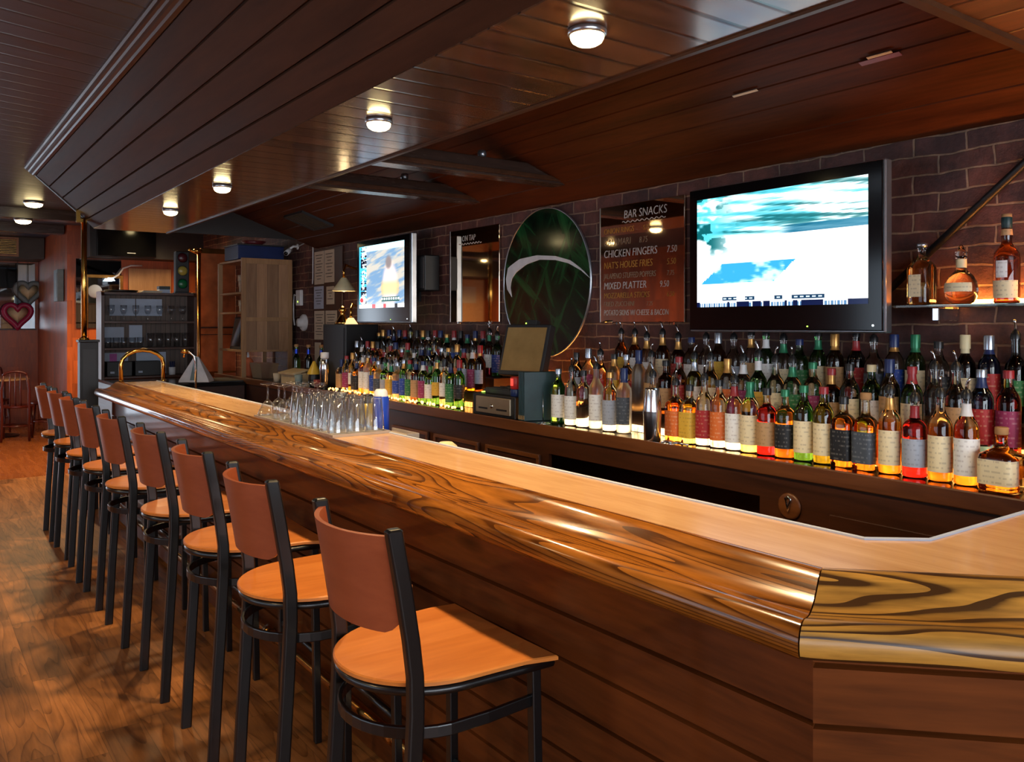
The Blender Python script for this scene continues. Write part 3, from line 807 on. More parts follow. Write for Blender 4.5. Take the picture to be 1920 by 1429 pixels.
SHP = {'std': '', 'tall': 'tall ', 'shoulder': 'stout ', 'square': 'square ', 'squat': 'squat ', 'wine': 'slim ', 'bell': 'bell-shaped '}
def bottle(loc, shape, gl, lb, top, neck, label, group, scale=1.0, wrap=False):
    t = thing('liquor_bottle', label, 'bottle', loc, random.uniform(-.12, .1) if shape in ('square', 'squat') else random.uniform(-.1, .6), group)
    t.scale = (scale,)*3
    inst('bottle_body', bmesh_body(shape), GLASS[gl], t)
    if lb: inst('label', bmesh_label(shape, 'wrap' if wrap else 'label'), LAB[lb], t)
    h = PROF[shape][2]
    if neck: inst('neck_band', bmesh_label(shape, 'neck'), M[CAPS[neck]], t)
    if top == 'pourer':
        o = inst('pourer', bmesh_cap('pourer'), M['capblack'], t); o.location = (0, 0, h)
        s = inst('spout', bmesh_cap('spout'), M['spout'], o); s.rotation_euler = (0, 0, random.uniform(-1.6, 1.6))
    elif top == 'cork':
        o = inst('stopper', bmesh_cap('cork'), M['cork'], t); o.location = (0, 0, h)
    elif top:
        kind = 'tallcap' if shape in ('wine', 'tall') else 'cap'
        o = inst('cap', bmesh_cap(kind), M[CAPS[top]], t); o.location = (0, 0, h)
    return t
def describe(shape, gl, lb, top, k, row, side):
    a = f'{SHP[shape]}{CLR[gl]} bottle'
    if lb: a += f', {lb} label'
    a += ', pour spout' if top == 'pourer' else (', cork stopper' if top == 'cork' else f', {top} cap')
    return f'{a}, {ORD[k]} from right in {row} row {side} of till'

FRONT = [  # left to right in the photograph: Y, shape, glass, label, top, neck
 (3.472,'std','green','white','silver',None),(3.362,'std','clear','white','pourer',None),(3.268,'std','clear',None,'black',None),(3.17,'tall','frosted','white','pourer',None),
 (3.067,'std','clear','silver','yellow',None),(2.968,'tall','frosted','grey','blue','blue'),(2.775,'std','clear','blue','pourer',None),(2.632,'square','amber','orange','pourer',None),
 (2.548,'square','gold','yellow','black',None),(2.464,'std','clear','red','pourer',None),(2.383,'std','clear','orange','black',None),(2.301,'std','clear','white','pourer','red'),
 (2.221,'std','gold','cream','green','green'),(2.137,'shoulder','red','tan','black',None),(2.05,'shoulder','amber','black','green',None),(1.965,'std','green','cream','green',None),
 (1.878,'std','olive','cream','red',None),(1.794,'square','amber','black','black',None),(1.706,'square','amber','grey','cork',None),(1.614,'std','amber','cream','pourer','gold'),
 (1.524,'shoulder','red','silver','pourer','red'),(1.436,'std','amber','cream','pourer',None),(1.350,'std','amber','white','pourer','white'),(1.236,'squat','amber','cream','cork',None),(1.125,'square','amber','red','black',None)]
FRONT = [(y,s,g_,l,('gold' if tp == 'yellow' else tp),nk) for (y,s,g_,l,tp,nk) in FRONT]
MID = [
 (3.485,'std','black','silver','black',None),(3.40,'tall','clear','magenta','silver',None),(3.30,'std','amber','red','pourer',None),(3.20,'std','frosted','yellow','black','gold'),(3.11,'std','clear','red','silver',None),
 (3.02,'tall','frosted',None,'blue','blue'),(2.93,'std','frosted','tan','pourer',None),(2.84,'shoulder','brown','tan','black',None),(2.75,'std','amber','red','red',None),(2.655,'std','olive','white','pourer','silver'),
 (2.56,'std','gold','cream','pourer',None),(2.46,'std','clear','orange','gold','gold'),(2.37,'std','clear','magenta','pourer','white'),(2.285,'wine','green','yellow','pourer','white'),(2.20,'std','clear','cream','pourer',None),
 (2.115,'std','clear','green','pourer','green'),(2.03,'std','clear','magenta','green',None),(1.945,'shoulder','brown','tan','red','gold'),(1.86,'std','clear','cream','black',None),(1.775,'std','green','white','cream',None),
 (1.695,'tall','black','tan','blue',None),(1.61,'std','green','cream','red','red'),(1.53,'std','clear',None,'pourer',None),(1.45,'std','gold','tan','pourer',None),(1.37,'std','blue','red','silver','blue'),(1.285,'std','red','magenta','magenta',None),
 (1.195,'std','yellow','yellow','pourer',None),(1.10,'std','yellow','red','black',None)]
MID = [(y,s,g_,l,('red' if tp == 'magenta' else tp),nk) for (y,s,g_,l,tp,nk) in MID]
BACK = [
 (3.33,'tall','brown','yellow','pourer',None),(3.215,'tall','brown','white','pourer','gold'),(3.12,'std','clear','white','pourer','gold'),(3.01,'tall','brown','cream','pourer','gold'),(2.90,'std','brown','red','pourer','gold'),
 (2.82,'std','gold','white','blue',None),(2.735,'std','clear','white','pourer',None),(2.65,'tall','brown','yellow','silver',None),(2.56,'std','clear','silver','pourer',None),(2.47,'tall','clear','tan','pourer','gold'),
 (2.375,'tall','green','white','pourer','white'),(2.285,'std','clear','cream','pourer','green'),(2.20,'std','green','green','blue',None),(2.115,'tall','green','cream','pourer','green'),(2.03,'tall','brown','tan','gold','gold'),
 (1.945,'tall','black','red','pourer','red'),(1.86,'std','clear','grey','pourer',None),(1.78,'tall','clear','blue','blue','gold'),(1.695,'tall','green','cream','green','green'),(1.60,'std','clear','black','black',None),
 (1.51,'wine','black','cream','cream','cream'),(1.425,'tall','blue','red','silver','blue'),(1.335,'wine','black','green','pourer',None),(1.25,'std','green','yellow','pourer','white'),(1.165,'tall','clear','cream','pourer','gold'),(1.07,'std','green','red','pourer','red')]
for row, lst, x, z in (('front', FRONT, 2.85, BZ+.0005), ('middle', MID, 2.995, STEPS[0][1]+.0005), ('back', [(q_[0]*1.018,)+q_[1:] for q_ in BACK], 3.198, STEPS[1][1]+.0005)):
    n_ = len(lst)
    for i, (y, s, g_, l, tp, nk) in enumerate(lst):
        sc = 1.02 if row == 'front' else 1.0
        dx = 0.0 if row == 'front' else random.uniform(-.008, .012)
        if s == 'squat': dx -= .012
        bottle((x+dx, y*(1.008 if row != 'back' else 1), z), s, g_, l, tp, nk, describe(s, g_, l, tp, n_-i, row, 'right'), f'bottles in the {row} row right of the till', sc)
rs = random.Random(21)
PAL = ['clear']*6 + ['gold']*3 + ['amber']*4 + ['brown']*4 + ['green']*3 + ['black']*2 + ['red', 'blue', 'yellow', 'olive', 'frosted', 'frosted']
LPAL = ['cream','white','white','tan','black','red','blue','yellow','green','silver','orange','magenta','grey']
for row, x, z, ya, yb in (('front', 2.856, BZ+.0005, 4.50, 6.26), ('middle', 2.997, STEPS[0][1]+.0005, 4.47, 6.28), ('back', 3.192, STEPS[1][1]+.0005, 4.56, 6.28)):
    n_ = 20
    for i in range(n_):
        y = ya + (yb-ya)*i/(n_-1) + rs.uniform(-.004, .004)
        s = rs.choice(['std','std','std','tall','tall','shoulder','wine','square'] if row != 'back' else ['tall','tall','std','wine'])
        g_ = rs.choice(PAL); l = rs.choice(LPAL)
        tp = rs.choice(['pourer','pourer','pourer','black','silver','blue','gold','red'])
        nk = rs.choice([None, None, 'gold', 'white', 'green', 'red', 'blue'])
        if row == 'front' and i in (0, 1, 4): g_ = 'green'
        if row == 'front' and i > 8 and g_ in ('brown', 'black', 'amber'): g_ = 'frosted'
        bottle((x + (rs.uniform(-.006, .006)), y, z), s, g_, l, tp, nk, describe(s, g_, l, tp, i+1, row, 'left'), f'bottles in the {row} row left of the till', .98)

t = thing('rope_light', 'orange rope light at the foot of wall behind the till', 'light', (0, 0, BZ))
MB().tube([(3.25, 3.56, .012), (3.25, 4.0, .012), (3.25, 4.40, .012)], .009, 8).build('tube', M['strip_b'], t)
# ------------------------------------------------------------------ till, menus, shakers on the back bar
t = thing('cash_register', 'black till with brushed steel drawer front and tilted screen', 'till', (0, 0, BZ))
MB().box(2.735, 3.12, 3.74, 4.16, .001, .125).build('drawer_housing', M['blackp'], t, bevel=.004)
d = MB().box(2.722, 2.735, 3.77, 4.11, .018, .112).build('drawer', M['drawer'], t, bevel=.003)
MB().box(2.7205, 2.7225, 3.80, 3.90, .04, .05).box(2.7205, 2.7225, 3.99, 4.08, .04, .05).build('slot', M['blackp'], d)
MB().lathe([(0,0),(.012,0),(.012,-.006),(0,-.008)], 16, axis='x', c=(2.722, 3.945, .06)).build('lock', M['steel'], d)
mb = MB(); mb.box(2.80, 3.06, 3.86, 4.14, .125, .15)
for k in range(4): mb.box(2.80+k*.05, 2.82+k*.05, 3.88, 4.12, .15, .158)
mb.build('keyboard', M['darkgrey'], t, bevel=.002)
MB().box(2.755, 2.775, 4.09, 4.10, .13, .136).build('status_light', M['led_g'], t)
RM = Matrix.Translation((2.93, 3.90, .375)) @ Matrix.Rotation(radians(14), 4, 'Z') @ Matrix.Rotation(radians(16), 4, 'Y')
MB().box(-.02, .035, -.165, .165, -.15, .155, M=RM).build('monitor', M['darkgrey'], t, bevel=.006)
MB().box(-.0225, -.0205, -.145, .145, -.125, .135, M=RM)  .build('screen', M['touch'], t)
MB().box(.035, .06, -.05, .05, -.2, .1, M=RM).box(-.02, .07, -.07, .07, -.245, -.22, M=RM).build('stand', M['blackp'], t, bevel=.004)
MB().box(-.01, .03, -.05, .03, .155, .185, M=RM).build('card_reader', M['darkgrey'], t, bevel=.003)
MB().box(-.0125, -.0105, .02, .028, .16, .167, M=RM).build('status_light', M['led_g'], t)
t = thing('red_can', 'red lit can on a navy stand beside the till', 'can', (2.785, 3.795, BZ+.1255))
MB().lathe([(0,.0),(.034,.0),(.034,.04),(0,.04)], 20).build('stand', M['capblue'], t, bevel=.003)
MB().lathe([(0,.04),(.03,.04),(.033,.045),(.033,.105),(.03,.11),(0,.11)], 20).build('can_body', M['red'], t)
MB().lathe([(.0335,.06),(.0335,.1)], 8, a0=pi-.4, a1=pi+.4).build('lit_window', M['led_r'], t)
for i in range(5):
    q = thing('menu_folder', f'tall dark teal menu folder, {ORD[i+1]} from left in the stack by till', 'menu', (2.79, 3.69-.012*i, BZ), radians(-20), 'menu folders leaning by the till')
    hh = .268
    MB().box(-.055, .14, -.0045, .0045, .001, hh).build('cover', M['teal'], q, bevel=.002)
    MB().box(-.0565, -.0545, -.003, .003, .008, .03).build('corner', M['goldfoil'], q)
    q.location.x += .01*i*0
t = thing('receipt_spike', 'thin steel receipt spike on wire base before the green bottle', 'spike', (2.745, 3.50, BZ))
MB().tube([(.04*cos(a*.5), .04*sin(a*.5), .004) for a in range(13)], .003, 6).build('base', M['steel'], t)
MB().tube([(0,0,.004),(0,0,.17)], [.003,.001], 6).tube([(-.04,0,.004),(.04,0,.004)], .0025, 6).build('spike', M['steel'], t)
t = thing('cocktail_shaker', 'tall two-part polished steel shaker on the back bar front edge', 'shaker', (2.752, 2.705, BZ))
MB().lathe([(0,.0),(.036,.0),(.038,.003),(.042,.12),(.043,.135)], 28).build('lower_tin', M['satin'], t)
MB().lathe([(.0405,.122),(.0405,.135),(.034,.232),(.031,.24),(0,.242)], 28).build('upper_tin', M['satin'], t)
t = thing('cocktail_strainer', 'steel cocktail strainer lying beside the shaker', 'strainer', (2.743, 2.60, BZ), pi+.15)
t.scale = (.75, .75, .75)
MB().lathe([(0,.018),(.02,.02),(.04,.012),(.045,.004),(.045,.0)], 24).build('bowl', M['satin'], t)
MB().tube([(0,.04,.008),(0,.09,.01),(0,.14,.006)], .006, 8).build('handle', M['satin'], t)
t = thing('cocktail_shaker', 'steel shaker with white lid at the left end of bottles', 'shaker', (2.775, 6.42, BZ))
MB().lathe([(0,.0),(.034,.0),(.036,.003),(.041,.16),(.042,.17),(.038,.2),(.03,.25),(0,.252)], 24).build('tin', M['satin'], t)
MB().lathe([(0,.252),(.032,.252),(.034,.256),(.034,.30),(0,.302)], 20).build('lid', M['white'], t)

# ------------------------------------------------------------------ things on the bar: glass rack, condiments
t = thing('drain_mat', 'grey rubber drip mat under the upturned glasses on the bar', 'mat', (0, 0, TOPZ))
mb = MB().box(1.462, 1.735, 3.30, 4.28, .0005, .006)
mb.box(1.462, 1.468, 3.30, 4.28, .006, .012).box(1.729, 1.735, 3.30, 4.28, .006, .012).box(1.468, 1.729, 3.30, 3.306, .006, .012).box(1.468, 1.729, 4.274, 4.28, .006, .012)
mb.build('mat_sheet', M['rubber'], t)
mb = MB()
for k in range(22): mb.box(1.47, 1.727, 3.315+k*.044, 3.325+k*.044, .006, .0075)
mb.build('ribs', M['rubber'], t)
MZ = TOPZ + .0085
pint = MB().lathe([(0,.141),(.0285,.141),(.0415,.01),(.0422,.001),(.043,0),(.044,.001),(.0435,.01),(.031,.148),(.029,.152),(0,.152)], 24)
p0 = None; n_ = 0
for j in range(3):
    for i in range(6):
        x = 1.51 + j*.089 + (i % 2)*.006; y = 3.36 + i*.0905
        lb = f'upturned clear pint glass, {ORD[i+1]} from right in the {["outer","middle","inner"][j]} row on mat'
        if p0 is None:
            p0 = thing('pint_glass', lb, 'glass', (x, y, MZ), 0, 'upturned pint glasses on the mat')
            pint.build('glass_body', M['clear_p'], p0)
        else: dup(p0, (x, y, MZ), random.random(), lb, 'upturned pint glasses on the mat')
def wineglass(bowl):
    mb = MB()
    if bowl == 'flare': P = [(.052,0),(.0535,.001),(.05,.018),(.03,.06),(.012,.078),(.005,.086),(.0042,.10),(.0042,.15),(.008,.158),(.036,.164),(.037,.167),(0,.169)]; Q = [(0,.076),(.01,.074),(.028,.058),(.048,.018),(.051,.001),(.052,0)]
    else: P = [(.03,0),(.0315,.001),(.038,.04),(.036,.07),(.02,.092),(.006,.1),(.004,.11),(.004,.155),(.008,.162),(.034,.168),(.035,.171),(0,.173)]; Q = [(0,.09),(.018,.086),(.034,.066),(.036,.04),(.0295,.001),(.03,0)]
    return mb.lathe(Q[:-1] + P, 24)
WG = [(1.515, 4.225, 'flare', 'upturned flared cocktail glass at the left end of the mat'), (1.64, 4.20, 'round', 'upturned wine glass at the far inner corner of the mat'),
      (1.525, 4.095, 'round', 'upturned wine glass beside the flared cocktail glass'), (1.62, 4.10, 'round', 'upturned wine glass in middle of the stemmed cluster'), (1.70, 4.13, 'round', 'upturned wine glass at the inner edge of the stemmed cluster'),
      (1.515, 3.99, 'round', 'upturned wine glass at outer edge, next to the pint glasses'), (1.605, 4.0, 'round', 'upturned wine glass behind the pints, middle of mat'), (1.70, 4.02, 'round', 'upturned wine glass behind the pints, inner edge of mat'),
      (1.56, 3.905, 'round', 'upturned wine glass touching the outer pint glasses'), (1.66, 3.915, 'round', 'upturned wine glass touching the inner pint glasses')]
first = {}
for x, y, kd, lb in WG:
    if kd not in first:
        first[kd] = thing('wine_glass' if kd == 'round' else 'cocktail_glass', lb, 'glass', (x, y, MZ), 0, 'upturned stemmed glasses on the mat')
        wineglass(kd).build('glass_body', M['clear_p'], first[kd])
    else: dup(first[kd], (x, y, MZ), 0, lb)
MB_ = MB
t = thing('blue_canister', 'blue canister with white lid behind the pint glasses', 'canister', (1.79, 3.50, .954))
MB().lathe([(0,0),(.036,0),(.038,.003),(.038,.25),(.035,.262)], 24).build('canister_body', M['blue'], t)
MB().lathe([(.033,.262),(.03,.285),(.022,.295),(0,.296)], 20).build('lid', M['white'], t)
t = thing('sauce_bottle', 'yellow, black and red bottle behind the pint glasses', 'bottle', (1.80, 3.66, .954))
MB().lathe([(0,0),(.042,0),(.045,.003),(.045,.1)], 24).build('red_base', M['red'], t)
MB().lathe([(.045,.1),(.045,.19),(.04,.21),(.024,.22)], 24).build('yellow_body', M['yellow'], t)
MB().lathe([(.028,.215),(.028,.255),(.024,.26),(0,.26)], 20).build('black_cap', M['capblack'], t)
t = thing('red_jar', 'round dull red jar with small white lid behind the glasses', 'jar', (1.83, 4.02, .954))
MB().lathe([(0,.0),(.05,.0),(.06,.02),(.066,.12),(.062,.17),(.045,.205),(.025,.215),(0,.216)], 24).build('jar_body', M['red_d'], t)
MB().lathe([(.022,.215),(.022,.24),(.018,.243),(0,.243)], 18).build('lid', M['white'], t)
t = thing('speed_shelf', 'dark narrow shelf behind the bar under the condiment bottles', 'shelf', (0, 0, 0))
MB().box(1.731, 1.96, 3.3, 4.4, .935, .953).build('shelf_board', M['backbar'], t)
for y_ in (3.4, 4.25): MB().box(1.731, 1.75, y_, y_+.03, .8, .935).build('bracket', M['backbar'], t)
t = thing('tray', 'small grey tray corner jutting past the bar edge by pints', 'tray', (0, 0, TOPZ))
MB().box(1.742, 1.80, 3.16, 3.40, .0, .006).box(1.742, 1.80, 3.16, 3.166, .006, .02).box(1.794, 1.80, 3.166, 3.40, .006, .02).build('tray_body', M['rubber'], t)
t.location.z = TOPZ - .01
t = thing('white_bowl', 'upturned white bowl peeking above the inner bar edge', 'bowl', (1.825, 2.98, .985))
MB().lathe([(.06,0),(.058,.03),(.045,.06),(.026,.075),(0,.078)], 24).build('bowl_shell', M['cream'], t)
MB().box(-.065, .065, -.065, .065, -.035, -.001).build('stand', M['backbar'], t)

# ------------------------------------------------------------------ televisions
def screen_mesh(fn, nx, nz):
    vs = []; fs = []; cols = []
    for j in range(nz+1):
        for i in range(nx+1): vs.append((0, -i/nx, j/nz))
    for j in range(nz):
        for i in range(nx):
            a = j*(nx+1)+i; fs.append((a, a+nx+1, a+nx+2, a+1)); cols.append(fn((i+.5)/nx, (j+.5)/nz))
    return vs, fs, cols
rt = random.Random(5)
GRID = [[rt.random() for _ in range(64)] for _ in range(64)]
def vn(x, y):
    xi, yi = math.floor(x), math.floor(y); fx, fy = x-xi, y-yi; fx = fx*fx*(3-2*fx); fy = fy*fy*(3-2*fy)
    g_ = lambda a, b: GRID[a % 64][b % 64]
    return (g_(xi,yi)*(1-fx)+g_(xi+1,yi)*fx)*(1-fy) + (g_(xi,yi+1)*(1-fx)+g_(xi+1,yi+1)*fx)*fy
def fb(x, y): return .5*vn(x,y)+.3*vn(2*x+9,2*y+4)+.2*vn(4*x+3,4*y+7)
def lerp(a, b, f): return tuple(p+(q-p)*f for p, q in zip(a, b))
def ss(a, b, x):
    t_ = min(1, max(0, (x-a)/(b-a))); return t_*t_*(3-2*t_)
def sport(u, v):
    c = (.98, .99, 1.0)
    n1 = fb(u*2.2+v, v*22+u*2.5); n2 = fb(u*1.6+7, v*30+u*4+2)
    top = ss(.60, .66, v)
    tc = lerp((.93,1,1), (.3,.68,.74), ss(.46,.7,n1)); tc = lerp(tc, (.04,.30,.32), ss(.5,.72,n2)*.8)
    c = lerp(c, tc, top)
    if .615 < v < .68 and u > .5: c = lerp(c, (.02,.3,.42), ss(.5,.62,u)*(.6+.4*n1))
    lf = ss(.34, .05, u)*ss(.42, .55, v)*ss(.40, .52, fb(u*9+3, v*9))
    c = lerp(c, (.03,.32,.34) if fb(u*7, v*7+5) > .5 else (.3,.72,.78), lf)
    # blue parallelogram painted on the playing surface
    a = (v-.215)/.17
    if 0 < a < 1:
        lo = .03 + .14*a; hi = .50 + .12*a
        if lo < u < hi: c = lerp((.2,.58,.84), (.72,.88,.96), ss(.42,.62, fb(u*10, v*14)) * (1 if .12 < u < .56 else .2))
    if .055 < v < .09 and (.17 < u < .27 or .32 < u < .38 or .5 < u < .55 or .6 < u < .78):
        c = (.75,.85,.92) if (int(u*90) % 3 and .062 < v < .083) else (.08,.2,.3)
    if v < .04:
        c = (.02,.09,.22) if (fb(u*14, 3) > .56 or u > .9) else ((.9,.95,1) if (int(u*120) % 2 or v > .03) else (.3,.45,.6))
    return c
def news(u, v):
    n1 = fb(u*3 + v*2, v*14 - u*5)
    c = lerp((.42,.55,.68), (.72,.70,.66), ss(.35,.65,n1))
    if v > .9: c = (.75,.96,1.0)
    d = ((u-.70)/.17)**2 + ((v-.36)/.36)**2; d2 = ((u-.67)/.075)**2 + ((v-.70)/.12)**2
    if d < 1.3: c = lerp((.95,.82,.78), c, ss(.3,1.3,d)); c = lerp(c, (.92,.7,.35), .5*ss(.6,.2,abs(v-.3)*4))
    if d2 < 1.2: c = lerp((.5,.46,.46), c, ss(.2,1.2,d2))
    if u < .17:
        c = (.02,.06,.14) if fb(3, v*30) > .42 and u > .04 else (.25,.7,.9)
        if u > .06 and fb(u*20, v*44) > .5: c = (.92,.97,1)
        if v < .2: c = (.95,.9,.95) if ((u-.09)/.07)**2+((v-.13)/.07)**2 < 1 else c
        if ((u-.06)/.04)**2+((v-.13)/.04)**2 < 1: c = (.85,.1,.12)
    if .1 < v < .17 and .52 < u < .9: c = (.95,1,1) if (int(u*60) % 3 and .115 < v < .155) else (.02,.3,.28)
    if v < .055: c = (.95,.96,1) if not (.3 < u < .38 or .55 < u < .62) else (.85,.15,.15)
    if v < .055 and .8 < u < .86: c = (.05,.05,.08)
    return c
def tv(label, y_left, y_right, z0, z1, x, fn, bez=(.045,.045,.10,.045), res=(150, 90)):
    # bezel: left, right, bottom, top
    t = thing('television', label, 'television', (x, y_left, z0))
    wd = y_left - y_right; h = z1 - z0
    MB().box(.012, .058, -wd, 0, 0, h).build('housing', M['silver'], t, bevel=.006)
    MB().box(0, .0118, -wd+.006, -.006, .008, h-.006).build('bezel', M['gloss'], t, bevel=.004)
    MB().box(.058, WX-x-.02, -wd*.65, -wd*.35, h*.3, h*.7).box(WX-x-.02, WX-x-.001, -wd*.7, -wd*.3, h*.25, h*.75).build('wall_bracket', M['blackp'], t)
    sw, sh = wd-bez[0]-bez[1], h-bez[2]-bez[3]
    vs, fs, cols = screen_mesh(fn, *res)
    vs = [(-.0012, -bez[0] + y*sw, bez[2] + z*sh) for _, y, z in vs]
    me = bpy.data.meshes.new('screen'); me.from_pydata(vs, [], fs)
    at = me.color_attributes.new('picture', 'FLOAT_COLOR', 'CORNER')
    buf = []
    for c in cols:
        buf += list(c)[:3] + [1.0], 
    flat = []
    for c in cols:
        q = tuple(x_**2.2 for x_ in c[:3]) + (1.0,)
        flat += list(q)*4
    at.data.foreach_set('color', flat)
    if 'tvscreen' not in M:
        n = N('lit television picture'); a_ = n.node('ShaderNodeAttribute', attribute_name='picture')
        n.color((.01,.01,.01,1)); n.link(a_.outputs[0], n.b.inputs['Emission Color']); n.set(Emission_Strength=TV_S, Roughness=.15)
        M['tvscreen'] = n.mat
    me.materials.append(M['tvscreen'])
    o = bpy.data.objects.new('screen', me); COL.objects.link(o); o.parent = t
    MB().lathe([(0,0),(.004,0),(.004,-.003),(0,-.003)], 10, axis='x', c=(-.0005, -wd+.045, .03)).build('power_light', M['led_w'], t)
    MB().lathe([(0,0),(.003,0),(.003,-.003),(0,-.003)], 10, axis='x', c=(-.0005, -wd*.66, .026)).build('status_light', M['led_g'], t)
    return t
tv('large wall television showing bright white sports picture, nearer the camera', 2.757, 1.765, 1.515, 2.192, 3.05, sport, (.055,.065,.115,.055))
tv('smaller wall television showing a grey blue figure, farther along the wall', 6.40, 5.49, 1.56, 2.235, 3.05, news, (.05,.09,.12,.05), (110, 84))

# ------------------------------------------------------------------ signs and mirrors on the brick wall
def text(s, size, loc, mat, parent, name='lettering', shear=.12, sx=1.0, align='LEFT'):
    cu = bpy.data.curves.new('lettering', 'FONT'); cu.body = s; cu.size = size; cu.shear = shear; cu.extrude = .0004; cu.align_x = align; cu.resolution_u = 3; cu.offset = -.0008
    o = bpy.data.objects.new('lettering', cu); COL.objects.link(o)
    bpy.context.view_layer.update()
    me = bpy.data.meshes.new_from_object(o.evaluated_get(bpy.context.evaluated_depsgraph_get()))
    bpy.data.objects.remove(o)
    me.materials.clear(); me.materials.append(mat)
    m = bpy.data.objects.new(name, me); COL.objects.link(m); m.parent = parent
    m.location = loc; m.rotation_euler = (radians(90), 0, radians(-90)); m.scale = (sx, 1, 1)
    return m
def wave(y0, y1, z, x, mat, parent, amp=.005, n=9):
    P = []
    for k in range(n*6+1):
        f = k/(n*6.0); P.append((x, y0+(y1-y0)*f, z + amp*sin(f*n*2*pi)))
    return MB().tube(P, .0022, 5).build('underline', mat, parent)
t = thing('menu_mirror', 'tall mirror with BAR SNACKS menu handwritten in white and yellow', 'sign', (3.283, 3.65, 1.56))
MB().box(0, .012, -.655, 0, 0, .665).build('mirror_glass', M['mirror'], t, bevel=.003)
MB().box(-.001, .013, -.006, .001, 0, .665).build('bevelled_edge', M['silver'], t)
MB().box(-.004, .01, -.14, -.11, -.012, .006).box(-.004, .01, -.58, -.55, -.012, .006).build('clip', M['clear'], t)
X_ = -.0015
text('BAR SNACKS', .066, (X_, -.20, .585), M['chalk'], t, sx=.86)
wave(-.19, -.52, .565, X_, M['chalk'], t)
ML = [('ONION RINGS', '5.75', .508, .046, 'chalk_y'), ('CALAMARI', '8.75', .44, .056, 'chalk_d'), ('CHICKEN FINGERS', '7.50', .372, .062, 'chalk'), ("NAT'S HOUSE FRIES", '5.50', .308, .056, 'chalk_y'),
      ('JALAPENO STUFFED POPPERS', '7.75', .25, .046, 'chalk_d'), ('MIXED PLATTER', '9.50', .19, .058, 'chalk'), ('MOZZARELLA STICKS', '6.50', .138, .046, 'chalk_y'), ('FRIED ZUCCHINI', '7.25', .092, .04, 'chalk_d'), ('POTATO SKINS W/ CHEESE & BACON', '', .04, .046, 'chalk')]
for s, p, z, sz, mt in ML:
    wd_ = len(s)*sz*.62
    sx = min(.8, .56/wd_) if not p else min(.82, (.47 if len(s) > 9 else .3)/wd_)
    text(s, sz, (X_, -.035, z), M[mt], t, sx=sx)
    if p: text(p, sz*.85, (X_, -.53 if len(s) > 14 else -.045-wd_*sx-.05, z), M[mt], t, sx=.8)
t = thing('tap_mirror', 'narrow mirror with white handwriting at top, left of the oval', 'sign', (3.283, 5.31, 1.565))
MB().box(0, .012, -.64, 0, 0, .672).build('mirror_glass', M['mirror'], t, bevel=.003)
MB().box(-.001, .013, -.012, .001, 0, .672).build('bevelled_edge', M['silver'], t)
MB().box(-.004, .01, -.14, -.11, -.012, .006).box(-.004, .01, -.55, -.52, -.012, .006).build('clip', M['clear'], t)
text('ON TAP', .06, (X_, -.17, .585), M['chalk'], t, sx=.8)
wave(-.13, -.42, .565, X_, M['chalk'], t, .006, 8)
t = thing('oval_mirror', 'large dark green oval mirror with leaf print and white crescent', 'mirror', (3.285, 4.175, 1.815))
P = []
mb = MB()
vs = [(0, 0, 0)]; n_ = 64
rim = [(-.0, .985), (-.002, .985), (-.005, 1.0), (.012, 1.0)]
O = [[(dx, .445*sc*cos(2*pi*k/n_), .474*sc*sin(2*pi*k/n_)) for k in range(n_)] for dx, sc in rim]
MB().add([(-.0005,0,0)] + O[0], [(0, 1+(k+1) % n_, 1+k) for k in range(n_)]).build('printed_glass', M['oval'], t)
MB().loft(O, smooth=True, caps=False).build('bevelled_edge', M['silver'], t)
cr = [(4.522,1.731),(4.575,1.785),(4.59,1.848),(4.565,1.929),(4.439,1.979),(4.249,1.992),(4.059,1.975),(3.914,1.939),(3.805,1.878),(3.733,1.821),(3.815,1.872),(3.929,1.921),(4.059,1.95),(4.221,1.962),(4.362,1.939),(4.474,1.893),(4.525,1.85),(4.54,1.80)]
cr = [(y-4.175, z-1.815) for y, z in cr]
mid = [((cr[k][0]+cr[17-k+0 if False else (17-(k-0)) % 18][0])/2, 0) for k in range(9)]
top_ = cr[:10]; bot = [cr[0]] + cr[17:9:-1]
n_ = 30
def samp(poly, f):
    L = [0]
    for a, b in zip(poly[:-1], poly[1:]): L.append(L[-1]+math.hypot(a[0]-b[0], a[1]-b[1]))
    s_ = f*L[-1]
    for i in range(len(poly)-1):
        if s_ <= L[i+1]+1e-9:
            q = (s_-L[i])/max(1e-9, L[i+1]-L[i]); return (poly[i][0]+(poly[i+1][0]-poly[i][0])*q, poly[i][1]+(poly[i+1][1]-poly[i][1])*q)
    return poly[-1]
bot = bot + [cr[9]] if bot[-1] != cr[9] else bot
rings = []
for k in range(n_+1):
    a, b = samp(top_, k/n_), samp(bot, k/n_)
    rings.append([(-.004, a[0], a[1]), (-.004, b[0], b[1]), (-.001, b[0], b[1]), (-.001, a[0], a[1])])
MB().loft(rings).build('white_crescent', M['white'], t)

